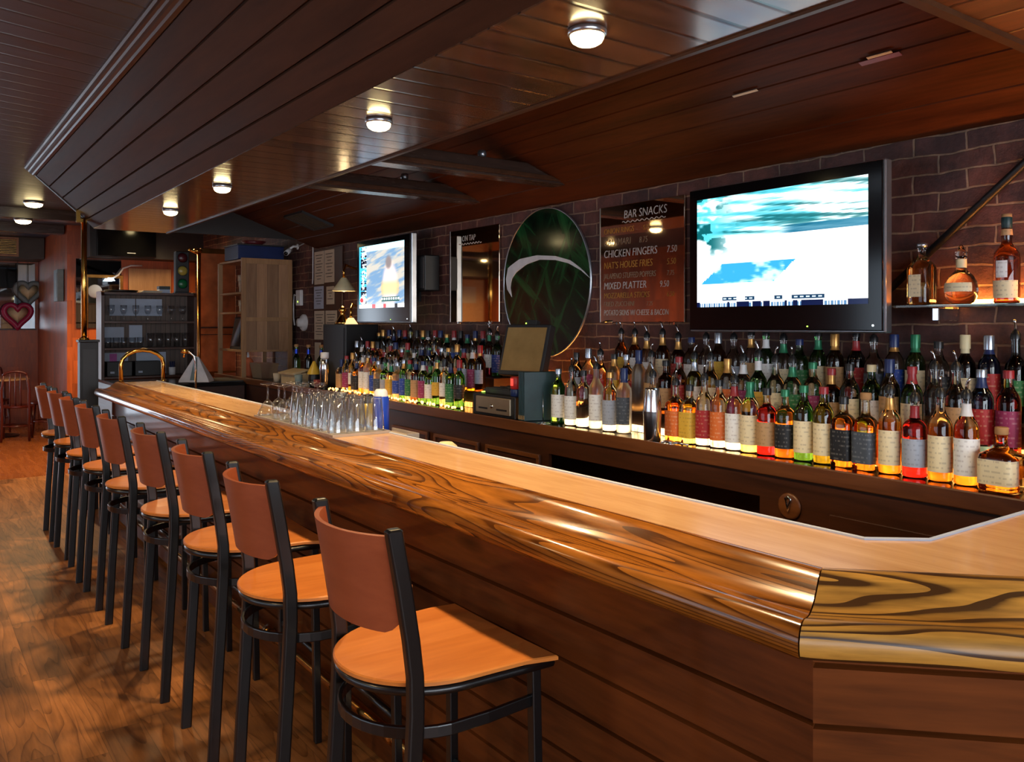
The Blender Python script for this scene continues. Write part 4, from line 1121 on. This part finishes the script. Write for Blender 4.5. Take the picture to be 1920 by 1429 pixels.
t = thing('glass_shelf', 'green edged glass wall shelf with three bottles, right of television', 'shelf', (0, 0, 1.612))
MB().box(3.10, WX-.004, .3, 1.756, 0, .012).build('shelf_pane', M['shelfglass'], t, bevel=.002)
for y_ in (1.60, .6): MB().box(3.14, WX-.001, y_, y_+.025, -.05, 0).build('bracket', M['steel'], t, bevel=.003)
t = thing('shelf_light', 'warm strip light at the back of the glass shelf', 'light', (0, 0, 1.6285))
MB().box(3.255, 3.275, .4, 1.60, .0, .014).build('tube', M['strip_b'], t)
MB().box(3.262, WX-.002, .4, 1.58, -.004, -.0005).build('mount', M['blackp'], t)
SZ_ = 1.6245
t = thing('liquor_bottle', 'square amber bottle with silver stopper, left on the glass shelf', 'bottle', (3.165, 1.678, SZ_), -.15, 'bottles on the glass shelf')
MB().lathe([(0,0),(.04,0),(.0435,.004),(.044,.01),(.044,.135),(.041,.15),(.026,.17),(.0165,.185),(.0135,.2),(.0135,.212),(.016,.213),(.016,.218),(0,.218)], 32, sq=[4]*7+[2]*6).build('bottle_body', GLASS['gold'], t, sharp=50)
MB().lathe([(.0445,.03),(.0445,.115)], 16, a0=pi-.55, a1=pi+.55, sq=[4,4]).build('label', LAB['cream'], t)
MB().lathe([(0,.218),(.012,.218),(.0195,.224),(.0195,.234),(.014,.237),(0,.237)], 20).build('stopper', M['silver'], t)
t = thing('decanter_bottle', 'round decanter bottle with banded label, middle of the glass shelf', 'bottle', (3.165, 1.53, SZ_), 0, 'bottles on the glass shelf')
n = liquid('whiskey low in clear decanter', CL, (.75,.3,.08), .035)
MB().lathe([(0,0),(.03,0),(.042,.006),(.055,.03),(.057,.055),(.053,.08),(.04,.105),(.022,.122),(.0175,.132),(.0175,.168),(.02,.17),(.02,.176),(0,.176)], 28).build('bottle_body', n, t, sharp=60)
MB().lathe([(.0565,.045),(.0578,.055),(.057,.068),(.0545,.078)], 24, a0=pi-1.1, a1=pi+1.1).build('label', LAB['cream'], t)
MB().lathe([(.0183,.134),(.0183,.166)], 20).build('neck_band', M['cream'], t)
MB().lathe([(0,.176),(.014,.176),(.02,.186),(.021,.192),(.012,.2),(.009,.212),(.004,.218),(0,.219)], 18).build('stopper', M['clear'], t)
t = thing('liquor_bottle', 'tall dark whisky bottle with teal cap, right on the glass shelf', 'bottle', (3.165, 1.372, SZ_), 0, 'bottles on the glass shelf')
n = glass('deep brown whisky glass', (.35,.1,.03))
MB().lathe([(0,0),(.038,0),(.0415,.004),(.042,.01),(.043,.16),(.04,.178),(.026,.198),(.0175,.212),(.0165,.225),(.0185,.24),(.0165,.262),(.014,.285),(0,.287)], 28).build('bottle_body', n, t, sharp=60)
MB().lathe([(.0426,.018),(.0432,.08)], 24, a0=pi-1.3, a1=pi+1.3).build('label', LAB['cream'], t)
MB().lathe([(.0435,.09),(.0437,.15)], 16, a0=pi-.45, a1=pi+.45).build('label', LAB['white'], t)
MB().lathe([(.0192,.24),(.0172,.262)], 18).build('neck_band', LAB['tan'], t)
MB().lathe([(.0165,.266),(.0175,.268),(.0175,.303),(.0165,.305)], 20).build('capsule', M['teal'], t)
MB().lathe([(.0165,.305),(.0165,.316),(0,.317)], 20).build('stopper', M['cork'], t)
t = thing('wall_conduit', 'dark diagonal pipe running down the brick wall behind shelf', 'pipe', (3.278, 0, 0))
MB().tube([(0, .85, 2.57), (0, 1.9, 1.67)], .016, 10).build('pipe', M['blackp'], t)
MB().box(-.01, .02, 1.29, 1.32, 2.13, 2.24).build('clamp', M['blackp'], t)

# ------------------------------------------------------------------ far part of the brick wall
t = thing('notice_board', 'tall dark board of pinned certificates on the far brick wall', 'board', (3.283, 7.86, 1.40))
MB().box(0, .014, -.66, .0, 0, .88).build('board', M['darkwood'], t, bevel=.003)
for (ya, yb, za, zb, m_) in ((-.02,-.25,.54,.86,'paper'), (-.265,-.49,.55,.86,'paper'), (-.01,-.24,.30,.52,'paper_b'), (-.31,-.49,.34,.51,'paper'), (-.02,-.26,-.0,.28,'paper'), (-.29,-.55,.06,.28,'paper')):
    s_ = MB().box(-.003, -.0005, yb, ya, za, zb).build('certificate', M[m_], t)
    mb = MB(); nl = max(3, int((zb-za)/.035))
    for k in range(nl):
        z_ = zb - .04 - k*(zb-za-.06)/nl; mg = .03 + .02*(k % 3); mb.box(-.0042, -.0032, yb+mg, ya-mg, z_, z_+.006)
    mb.build('print', M['ink'], s_)
for (y_, z_, m_, lb) in ((7.86, 1.17, 'paper', 'small cream note pinned below the certificate board'), (7.70, 1.15, 'orange_p', 'orange note pinned below the certificate board')):
    tag(MB().box(3.292, 3.2985, y_-.14, y_, z_, z_+.2).build('paper_note', M[m_]), lb, 'paper')
t = thing('security_camera', 'small white security camera under ceiling on the far wall', 'camera', (3.2, 8.29, 2.32))
MB().tube([(.09,0,.03),(.04,0,.03),(0,0,.0)], .012, 8).lathe([(0,.08),(.03,.08),(.03,.09),(0,.09)], 14, axis='x', c=(0,0,.03)).build('mount', M['white'], t)
MB().tube([(.02,.03,.0),(-.06,-.06,-.05)], .026, 14).build('camera_body', M['white'], t)
MB().tube([(-.061,-.061,-.0505),(-.066,-.066,-.053)], .02, 14).build('lens', M['gloss'], t)
t = thing('white_cable', 'thin white cable running along the far wall from security camera', 'cable', (3.285, 0, 0))
MB().tube([(0,8.26,2.35),(0,8.1,2.37),(0,7.9,2.36),(0,7.885,2.3),(0,7.89,2.0),(0,7.9,1.95)], .006, 6).build('cord', M['white'], t)
t = thing('wifi_router', 'white plug-in box with green light on the far wall', 'router', (3.26, 8.22, 1.74))
MB().box(0, .036, -.06, .06, 0, .16).build('case', M['white'], t, bevel=.008)
MB().lathe([(0,0),(.008,0),(.008,-.003),(0,-.003)], 10, axis='x', c=(-.001, .0, .04)).build('status_light', M['led_g'], t)
MB().tube([(.01,.06,.1),(.01,.12,.12),(.01,.14,.02),(.01,.14,-.12),(.01,.11,-.2)], .007, 6).build('cord', M['white'], t)
t = thing('wall_alarm', 'round white alarm dome on the far brick wall', 'alarm', (3.298, 8.13, 1.566))
MB().lathe([(.085,0),(.085,-.02),(.07,-.035),(.045,-.04),(.04,-.075),(0,-.08)], 24, axis='x').build('dome', M['white'], t)
for i, (y, z, lb) in enumerate(((6.76, 1.85, 'upper brass wall lamp with frosted shade beside far television'), (6.62, 1.50, 'lower brass wall lamp with lit shade beneath far television'))):
    t = thing('wall_lamp', lb, 'lamp', (3.1, y, z), 0, 'brass wall lamps beside the far television')
    MB().tube([(.195,.05,.18),(.1,.05,.2),(.03,.03,.22),(0,0,.17),(0,0,.10)], .011, 10).build('arm', M['brass'], t)
    MB().lathe([(0,0),(.045,0),(.045,-.012),(.02,-.02),(0,-.02)], 18, axis='x', c=(.199,.05,.18)).build('wall_plate', M['brass'], t)
    MB().lathe([(.022,.105),(.03,.095),(.075,.03),(.105,-.01),(.1,-.012),(.028,.09)], 24).build('glass_shade', M['sconce'] if i else M['cream'], t)
    MB().lathe([(0,-.02),(.022,-.012),(.03,.01),(.022,.04),(.014,.06),(0,.06)], 16).build('bulb', M['sconce'], t)
    L = bpy.data.lights.new('lamp_light', 'POINT'); L.energy = 1.6; L.color = WARM; L.shadow_soft_size = .04
    o = bpy.data.objects.new('lamp_light', L); COL.objects.link(o); o.parent = t; o.location = (0, 0, -.06)
t = thing('brass_figure', 'small brass bell-shaped ornament on the black box', 'ornament', (3.05, 6.68, 1.5505))
MB().lathe([(0,0),(.07,0),(.06,.02),(.025,.07),(.02,.1),(.035,.12),(.02,.14),(0,.16)], 16).build('figure', M['brass'], t)
t = thing('black_speaker', 'black wall speaker just right of the far television', 'speaker', (3.14, 5.43, 1.80))
MB().box(0, .13, 0, .2, 0, .27).build('cabinet', M['blackp'], t, bevel=.008)
MB().box(-.006, 0, .01, .19, .02, .25).build('grille', M['darkgrey'], t)
MB().box(.13, WX-3.14-.001, .07, .13, .1, .16).build('bracket', M['blackp'], t)
t = thing('speaker_cabinet', 'tall black speaker box standing at left end of bottles', 'speaker', (2.95, 6.40, BZ))
MB().box(0, .3, 0, .46, .001, .53).build('cabinet', M['blackp'], t, bevel=.006)
MB().box(-.006, 0, .03, .43, .03, .5).build('grille', M['darkgrey'], t)
# wine bottles, boxes and bar tools left of the bottles
for i, (x, y) in enumerate(((3.0, 7.60), (3.03, 7.38), (3.05, 7.13))):
    bottle((x, y, BZ+.0005), 'wine', 'green' if i != 1 else 'black', None, 'cork', 'foil', f'dark wine bottle with blue neck foil, {ORD[i+1]} from left on the far back bar', 'wine bottles with blue foil', 1.05)
t = thing('card_box', 'cream cardboard box on the far back bar before wine bottles', 'box', (2.80, 7.16, BZ), .1)
MB().box(-.05, .1, -.14, .14, .001, .10).build('box_body', M['card'], t, bevel=.002)
MB().box(-.055, .10, -.145, .145, .10, .115, M=Matrix.Rotation(radians(-12), 4, 'Y')).build('lid', M['card'], t)
t = thing('yellow_juicer', 'yellow cone-shaped citrus press on the far back bar', 'press', (2.86, 6.84, BZ))
MB().lathe([(0,.001),(.045,.001),(.05,.02),(.05,.07),(.045,.1)], 20).build('base', M['capblack'], t)
MB().lathe([(.06,.1),(.055,.12),(.02,.19),(.012,.21),(0,.212)], 20).build('cone', M['yellow'], t)
for i, (y, c_, nm, h_) in enumerate(((7.50, 'paper', 'small cream cup beside the cardboard box, far back bar', .08), (6.98, 'greyblue', 'small grey cup right of the cardboard box', .09), (6.56, 'red_d', 'dull red cup beside the white-lidded shaker', .07))):
    t = thing('cup', nm, 'cup', (2.775, y, BZ), 0, 'cups on the far back bar')
    MB().lathe([(0,.001),(.028,.001),(.036,h_),(.033,h_),(.026,.006),(0,.006)], 20).build('cup_body', M[c_], t)

# pine cabinet standing on the far counter
t = thing('pine_cabinet', 'unfinished pine shelf cabinet with open left side, far corner', 'cabinet', (0, 0, BZ))
cx0, cx1, cya, cyb = 2.725, 3.25, 8.34, 9.13
zt = 2.215-BZ; zb = 1.29-BZ
MB().box(cx0+.045, cx1-.045, cya+.008, cya+.02, zb, zt-.05).build('side_board', M['pine'], t)
for (xa, xb_) in ((cx0, cx0+.045), (cx1-.045, cx1)):
    MB().box(xa, xb_, cya, cya+.03, .001, zt).build('post', M['pine_f'], t, bevel=.002)
for (xa, xb_) in ((cx0, cx0+.045), (cx1-.045, cx1)):
    MB().box(xa, xb_, cyb-.03, cyb, .001, zt-.02).build('post', M['pine_f'], t, bevel=.002)
for (za_, zb_) in ((zt-.055, zt), (zb+.29, zb+.33)):
    MB().box(cx0+.045, cx1-.045, cya, cya+.025, za_, zb_).build('cross_rail', M['pine_f'], t, bevel=.002)
for z_ in (zt-.03, zt-.36, zt-.56, zb-.02):
    MB().box(cx0+.01, cx1-.01, cya+.03, cyb-.03, z_, z_+.02).build('shelf', M['pine_f'], t, bevel=.001)
MB().box(cx1-.02, cx1-.01, cya+.03, cyb-.03, zb, zt-.03).build('back_board', M['pine'], t)
for i, (z_, lb) in enumerate(((zt-.34, 'stack of white receipt rolls on the middle pine cabinet shelf'), (zt-.54, 'stack of white receipt rolls on lower pine cabinet shelf'))):
    q = thing('receipt_roll', lb, 'paper rolls', (cx0+.1, 8.62, BZ+z_+.0005))
    for k in range(3 - i):
        MB().lathe([(.01,0),(.035,0),(.035,.06),(.01,.06)], 14, c=(0, .02*k, .061*k)).build('roll', M['paper'], q)
q = thing('till_monitor', 'dark spare monitor leaning in the pine cabinet', 'monitor', (cx0+.06, 8.75, BZ+zb+.001), 0)
MB().box(0, .05, -.17, .17, .0, .34, M=Matrix.Rotation(radians(10), 4, 'Y')).build('case', M['darkgrey'], q, bevel=.006)
MB().box(-.003, -.0005, -.15, .15, .03, .32, M=Matrix.Rotation(radians(10), 4, 'Y')).build('screen', M['gloss'], q)
q = thing('storage_box', 'dark blue storage box on top of the pine cabinet', 'box', (2.98, 8.72, 2.2155))
MB().box(-.24, .24, -.22, .22, 0, .14).build('box_body', M['capblue'], q, bevel=.004)
MB().box(-.25, .25, -.23, .23, .14, .155).build('lid', M['darkgrey'], q, bevel=.003)
q = thing('red_bowl', 'shallow red bowl on the dark blue storage box', 'bowl', (2.98, 8.74, 2.3712))
MB().lathe([(0,0),(.07,0),(.13,.05),(.125,.05),(.065,.008),(0,.008)], 20).build('bowl_body', M['red_d'], q)
q = thing('plastic_tub', 'cloudy plastic tub on the far back bar by cabinet', 'tub', (2.86, 8.08, BZ))
MB().loft([[(sx*a, sy*b, z_) for sx, sy in ((-1,-1),(1,-1),(1,1),(-1,1))] for a, b, z_ in ((.07,.13,.001),(.09,.16,.15),(.085,.155,.15),(.066,.126,.008))]).build('tub_body', GLASS['frosted'], q)
q = thing('orange_bottle', 'orange squeeze bottle beneath the pine cabinet', 'bottle', (2.86, 8.55, BZ))
MB().lathe([(0,.001),(.05,.001),(.052,.01),(.052,.15),(.03,.18),(.012,.19)], 20).build('bottle_body', M['orange_p'], q)
MB().lathe([(.014,.19),(.008,.25),(0,.252)], 12).build('nozzle', M['white'], q)

# return counter at the far end, shelf unit with glasses
t = thing('end_counter', 'dark counter at far end of the bar under glass shelves', 'counter')
MB().box(1.62, 2.70, 8.15, 9.6, .955, .985).build('counter_top', M['gloss'], t, bevel=.004)
MB().box(1.64, 2.70, 8.18, 9.6, 0, .955).build('cabinet', M['backbar'], t)
MB().box(2.22, 2.70, 8.20, 8.75, .9855, 1.0).build('drain_board', M['darkgrey'], t, bevel=.004)
SX0, SX1, SY0, SY1 = 1.616, 2.555, 9.3, 9.58
t = thing('glass_shelves', 'dark wooden shelf unit of glassware behind the brass hoop', 'shelf', (0, 0, 0))
for x_ in (SX0, SX1-.03):
    MB().loft([[(xx_, SY0, .986), (xx_, SY1, .986), (xx_, SY1, 1.89), (xx_, SY0+.05, 1.89), (xx_, SY0+.015, 1.875), (xx_, SY0, 1.84)] for xx_ in (x_, x_+.03)]).build('side_panel', M['darkwood'], t, bevel=.002)
MB().box(SX0+.03, SX1-.03, SY0+.01, SY1, 1.855, 1.88).build('top', M['darkwood'], t, bevel=.002)
for z_ in (1.56, 1.285, .99):
    MB().box(SX0+.03, SX1-.03, SY0, SY1, z_, z_+.022).build('shelf', M['darkwood'], t, bevel=.002)
MB().box(SX0+.03, SX1-.03, SY1-.012, SY1, .99, 1.86).build('back_panel', M['bead'], t)
for (xa, xb_, za, zb_) in ((1.74,1.99,1.64,1.82),(2.0,2.26,1.64,1.82),(1.66,1.88,1.36,1.52),(1.93,2.06,1.36,1.54),(1.68,1.92,1.06,1.25),(2.0,2.3,1.02,1.25)):
    MB().box(xa, xb_, SY1-.018, SY1-.0125, za, zb_).build('posted_sheet', M['paper_b'], t)
MB().box(1.74, 1.81, SY1-.022, SY1-.0185, 1.15, 1.24).build('posted_note', M['pink'], t)
stem = MB().lathe([(0,0),(.03,.001),(.03,.003),(.006,.008),(.004,.02),(.004,.06),(.02,.075),(.036,.11),(.034,.165),(.032,.165),(.034,.112),(.018,.08),(0,.075)], 16)
s_ = None
for i in range(7):
    lb = f'clear stemmed glass on the top glassware shelf, {ORD[i+1]} from left'
    x_ = SX0+.11+i*.118
    if s_ is None:
        s_ = thing('stemmed_glass', lb, 'glass', (x_, 9.40, 1.5825), 0, 'stemmed glasses on the top shelf'); stem.build('glass_body', M['clear_p'], s_)
    else: dup(s_, (x_, 9.40, 1.5825), 0, lb)
tum = MB().lathe([(0,0),(.03,0),(.036,.105),(.034,.105),(.028,.006),(0,.006)], 16); s_ = None
for i in range(5):
    lb = f'short clear tumbler on the middle glassware shelf, {ORD[i+1]} from left'
    x_ = SX0+.075+i*.078
    if s_ is None:
        s_ = thing('tumbler', lb, 'glass', (x_, 9.38, 1.3075), 0, 'tumblers on the middle shelf'); tum.build('glass_body', M['clear_p'], s_)
    else: dup(s_, (x_, 9.38, 1.3075), 0, lb)
s_ = None
for i in range(5):
    lb = f'upright pint glass on the middle glassware shelf, {ORD[i+1]} from right'
    x_ = SX1-.10-i*.088
    if s_ is None:
        s_ = thing('pint_glass', lb, 'glass', (x_, 9.38, 1.3075), 0, 'pint glasses on the middle shelf')
        MB().lathe([(0,0),(.03,0),(.043,.15),(.041,.15),(.028,.008),(0,.008)], 18).build('glass_body', M['clear_p'], s_)
    else: dup(s_, (x_, 9.38, 1.3075), 0, lb)
for (xa, w_, h_, lb) in ((1.68, .24, .15, 'wide black box on the bottom glassware shelf, left'), (1.95, .26, .15, 'wide black box on the bottom glassware shelf, right')):
    q = thing('black_box', lb, 'box', (xa, 9.36, 1.0125), 0, 'black boxes on the bottom shelf')
    MB().box(0, w_, 0, .17, 0, h_).build('box_body', M['blackp'], q, bevel=.004); MB().box(.03, .07, -.002, 0, .03, .05).build('tag', M['paper_b'], q)
q = thing('pen_cup', 'white cup of dark pens on bottom glassware shelf', 'cup', (2.32, 9.38, 1.0125))
MB().lathe([(0,0),(.032,0),(.034,.08),(.031,.08),(.029,.005),(0,.005)], 16).build('cup_body', M['white'], q)
mb = MB()
for k in range(6): mb.tube([(.01*cos(k), .01*sin(k), .01), (.025*cos(k*1.1), .025*sin(k*1.1), .14)], .005, 6)
mb.build('pens', M['capblue'], q)
q = thing('serving_tray', 'black round tray lying on top of the glassware unit', 'tray', (1.83, 9.45, 1.881))
MB().lathe([(0,0),(.15,0),(.165,.022),(.158,.022),(.146,.006),(0,.006)], 28).build('tray_body', M['blackp'], q)
q = thing('paper_stack', 'loose stack of papers on top of the glassware unit', 'papers', (2.115, 9.43, 1.8805))
for k in range(4): MB().box(-.1, .1, -.07, .07, k*.006, k*.006+.005, M=Matrix.Rotation(.12*k-.2, 4, 'Z')).build('sheet', M['paper'], q)
q = thing('stapler_box', 'small black and pale blue box on the glassware unit', 'box', (2.245, 9.43, 1.8805))
MB().box(-.055, .055, -.05, .05, 0, .04).build('base', M['paper_b'], q); MB().box(-.057, .057, -.052, .052, .04, .075).build('cover', M['capblack'], q, bevel=.004)
q = thing('traffic_light', 'toy traffic light with dull red, yellow and green lenses', 'traffic light', (2.43, 9.42, 1.8805))
MB().box(-.07, .07, -.03, .06, .012, .455).build('housing', M['blackp'], q, bevel=.008)
MB().box(-.08, .08, -.05, .07, 0, .012).build('base', M['darkgrey'], q)
for z_, m_ in ((.385, 'bulb_red'), (.245, 'bulb_yel'), (.105, 'bulb_grn')):
    MB().lathe([(.05,0),(.05,-.004),(.03,-.014),(0,-.018)], 24, axis='y', c=(0, -.03, z_)).build('lens', M[m_], q)
    MB().lathe([(.054,0),(.056,-.012),(.052,-.012),(.05,0)], 24, axis='y', c=(0, -.03, z_)).build('lens_ring', M['capblack'], q)

q = thing('napkin_pyramid', 'white pyramid stand with dark stripe on the end counter', 'stand', (2.22, 8.30, .986), radians(-30))
q.location = (2.26, 8.24, 1.0005)
MB().loft([[(sx*.14*s1, sy*.10*s1, z_) for sx, sy in ((-1,-1),(1,-1),(1,1),(-1,1))] for s1, z_ in ((1, 0), (.97, .02), (.14, .24))]).build('sides', M['white'], q, bevel=.003)
MB().loft([[(a, -.1*s1-.003, z_), (b, -.1*s1-.003, z_), (b, -.1*s1+.004, z_), (a, -.1*s1+.004, z_)] for s1, z_, a, b in ((.97, .02, -.035, .03), (.15, .235, -.012, .012))]).build('stripe', M['greyblue'], q)

# post, brass pole, partition at the far end
q = thing('pole_stand', 'dark waist-high wooden post at the far bar end', 'post', (1.25, 7.78, 0))
MB().box(-.07, .07, -.06, .06, 0, 1.40).build('shaft', M['post'], q, bevel=.004)
MB().box(-.08, .08, -.07, .07, 1.40, 1.42).build('cap', M['blackp'], q, bevel=.004)
MB().box(-.05, .05, -.064, -.06, .1, 1.34).build('panel', M['blackp'], q)
q = thing('brass_pole', 'polished brass pole rising from dark post to the ceiling', 'pole', (1.22, 7.78, 1.4205))
MB().tube([(0,0,0),(0,0,.5),(0,0,1.02)], .022, 16).build('tube', M['brass'], q)
MB().lathe([(0,0),(.04,0),(.04,.01),(.024,.02)], 18).build('flange', M['brass'], q)
MB().box(-.06, -.03, -.02, .02, .98, 1.12).box(-.03, .02, -.02, .02, .98, 1.01).build('ceiling_clamp', M['brass'], q)
q = thing('brass_column', 'slim brass column with knot at the partition beside traffic light', 'column', (2.84, 10.25, 0))
MB().tube([(0,0,.0),(0,0,2.42)], .022, 14).build('tube', M['brass_d'], q)
MB().lathe([(0,-.03),(.04,-.02),(.05,0),(.04,.025),(0,.035)], 14, c=(-.02,0,2.42)).tube([(-.12,0,2.44),(-.04,-.02,2.40),(.03,0,2.43)], .018, 8).build('knot', M['brass'], q)
q = thing('copper_partition', 'framed copper tinted mirror panel behind the pine cabinet', 'mirror', (2.87, 10.3, 0))
MB().box(0, .42, 0, .03, .98, 2.40).build('panel', M['coppermirror'], q)
MB().box(0, .42, -.02, .05, 2.40, 2.46).box(0, .42, -.01, .04, .9, .98).build('frame', M['brass_d'], q, bevel=.004)
MB().box(0, .42, -.006, 0, 1.5, 1.52).box(0, .42, -.006, 0, 1.42, 1.43).build('cross_bar', M['darkwood'], q)
MB().box(0, .42, 0, .03, 0, .9).build('base_panel', M['darkwood'], q)

# ------------------------------------------------------------------ far dining corner
q = thing('wall_mirror', 'wide mirror on the far dining wall behind heart garlands', 'mirror', (0, 14.985, 0))
MB().box(-.6, 1.66, 0, .012, 1.48, 2.50).build('mirror_glass', M['mirror_c'], q, bevel=.003)
MB().box(-.62, 1.68, -.005, .012, 1.46, 1.48).build('ledge', M['darkwood'], q)
def heart(label, x, z, s, m1, m2):
    q = thing('heart_garland', label, 'garland', (x, 14.9 - (.07 if z < 1.9 else 0), z), 0, 'heart garlands on the far mirror')
    P = []
    for k in range(40):
        a = 2*pi*k/40; P.append((s*.9*sin(a)**3, 0, s*(.8*cos(a)-.31*cos(2*a)-.12*cos(3*a)-.06*cos(4*a))))
    mb = MB().tube(P, s*.2, 8, closed=True); mb.build('tinsel_rim', M[m1], q)
    Q = [(p[0]*.84, .0, p[2]*.84) for p in P]
    MB().add([(0,-.02,0)] + Q + [(0,.03,0)], [(0, 1+k, 1+(k+1) % 40) for k in range(40)] + [(41, 1+(k+1) % 40, 1+k) for k in range(40)], 0, True).build('heart_face', M[m2], q)
    MB().tube([(0,0,s*.5),(0,.03,2.55-z)], .004, 5).build('hanger', M['ink'], q)
heart('blue and cream heart garland hanging on the far mirror, upper one', 1.56, 2.05, .19, 'greyblue', 'cream')
heart('pink and cream heart garland hanging low on the far mirror', 1.41, 1.70, .2, 'magenta', 'cream')
q = thing('plywood_board', 'pale plywood board with white sheet, reflected in the narrow wall mirror', 'board', (-2.95, 14.97, 1.45))
MB().box(-.6, .75, 0, .028, 0, 1.05).build('board', M['counter'], q, bevel=.003)
MB().box(-.4, .1, -.003, -.0005, .55, .9).build('sheet', M['paper'], q)
MB().box(.3, .6, -.003, -.0005, .15, .45).build('sheet', M['paper_b'], q)
q = thing('control_box', 'pale grey green box mounted on the wall corner', 'box', (1.69, 12.5, 1.85))
MB().box(-.07, .005, -.16, .16, 0, .42).build('case', M['greyblue'], q, bevel=.006)
MB().box(-.074, -.07, -.12, .12, .05, .37).build('cover', M['greyblue'], q)
q = thing('air_grille', 'wooden framed air grille high on the far left bulkhead', 'grille', (1.08, 14.19, 2.54))
mb = MB().box(-.5, .28, -.03, .0, 0, .03).box(-.5, .28, -.03, 0, .25, .28).box(.25, .28, -.03, 0, .03, .25).box(-.5, -.47, -.03, 0, .03, .25)
mb.build('frame', M['pine_f'], q)
mb = MB()
for k in range(9): mb.box(-.47, .25, -.018, -.004, .04+k*.024, .05+k*.024)
mb.build('slats', M['brass_d'], q)
q = thing('framed_mirror', 'gilt framed mirror on orange wall behind brass pole', 'mirror', (2.0, 12.08, 0))
MB().box(-.20, .34, -.004, .01, 1.5, 2.40).build('mirror_glass', M['mirror_c'], q)
MB().box(-.1, .36, -.03, .01, 2.16, 2.2).box(-.1, -.06, -.03, .01, 1.5, 2.16).box(.32, .36, -.03, .01, 1.5, 2.16).build('gilt_frame', M['brass_d'], q, bevel=.004)
MB().lathe([(0,0),(.09,.0),(.08,-.012),(0,-.018)], 20, axis='y', c=(.02, -.01, 1.98)).lathe([(0,0),(.06,0),(.05,-.012),(0,-.015)], 20, axis='y', c=(.2, -.01, 1.9)).build('ornament', M['paper_b'], q)
q = thing('picture_light', 'white curved arm lamp above the gilt framed mirror', 'lamp', (2.35, 12.05, 2.2))
MB().tube([(0,.04,.12),(.2,0,.13),(.3,0,.1)] if False else [(.25,.04,.14),(.1,-.02,.13),(0,-.04,.09),(-.06,-.06,.0),(-.14,-.07,-.05)], .012, 8).build('arm', M['white'], q)
MB().lathe([(0,.02),(.03,.02),(.06,-.02),(0,-.02)], 14, c=(-.16,-.07,-.06)).build('head', M['led_w'], q)
q = thing('wall_panel', 'pale orange wood panel on the back wall above shelves', 'panel', (2.55, 12.06, 1.3))
MB().box(-.12, .42, 0, .03, 0, 1.0).build('board', M['pine_f'], q, bevel=.003)
q = thing('dark_television', 'switched-off black television high on the back wall', 'television', (2.52, 11.6, 2.42))
MB().box(-.55, .15, 0, .09, 0, .38).build('housing', M['gloss'], q, bevel=.005)
MB().box(-.2, -.1, -.002, 0, .04, .05).build('logo_bar', M['silver'], q)

q = thing('dining_table', 'round pale topped table on black pedestal, far left', 'table', (1.05, 13.55, 0))
MB().lathe([(0,.775),(.37,.775),(.385,.78),(.385,.798),(.375,.803),(0,.803)], 36).build('tabletop', M['counter'], q, sharp=40)
MB().lathe([(.035,.03),(.035,.775)], 16).lathe([(0,0),(.26,0),(.26,.012),(.06,.04),(.035,.05)], 28).build('pedestal', M['black'], q, sharp=40)
def chair(label, loc, rz, proto=None):
    if proto: return dup(proto, loc, rz, label)
    q = thing('dining_chair', label, 'chair', loc, rz, 'dark red chairs at the far table')
    MB().lathe([(0,.44),(.19,.44),(.2,.45),(.2,.465),(.19,.47),(0,.472)], 24).build('seat', M['redwood'], q, sharp=40)
    for sx in (-1, 1):
        MB().tube([(sx*.15,-.15,.44),(sx*.17,-.18,0)], [.018,.013], 10).build('front_leg', M['redwood'], q)
        MB().tube([(sx*.16,.2,.0),(sx*.155,.16,.44),(sx*.16,.19,.68),(sx*.13,.235,.88)], [.014,.018,.016,.014], 10).build('rear_leg', M['redwood'], q)
    P = [(.13*cos(pi*k/10), .235+.01*sin(pi*k/10), .88+.05*sin(pi*k/10)) for k in range(11)]
    MB().tube(P, .016, 8).build('back_rail', M['redwood'], q)
    mb = MB()
    for k in (-.06, 0, .06): mb.tube([(k*1.1,.165,.45),(k,.2,.68),(k,.24,.91)], .008, 6)
    mb.build('spindles', M['redwood'], q)
    MB().tube([(.18*cos(2*pi*k/20), .17*sin(2*pi*k/20), .2) for k in range(20)], .009, 6, closed=True).build('stretcher_ring', M['redwood'], q)
    return q
c0 = chair('dark red wooden chair at the far round table, its front side', (1.22, 12.95, 0), radians(170))
chair('dark red wooden chair at the far round table, behind stools', (1.62, 13.35, 0), radians(-100), c0)
chair('dark red wooden chair at the far round table, left side', (.50, 13.6, 0), radians(90), c0)
chair('dark red wooden chair at the far round table, against the wall', (1.05, 14.15, 0), radians(5), c0)
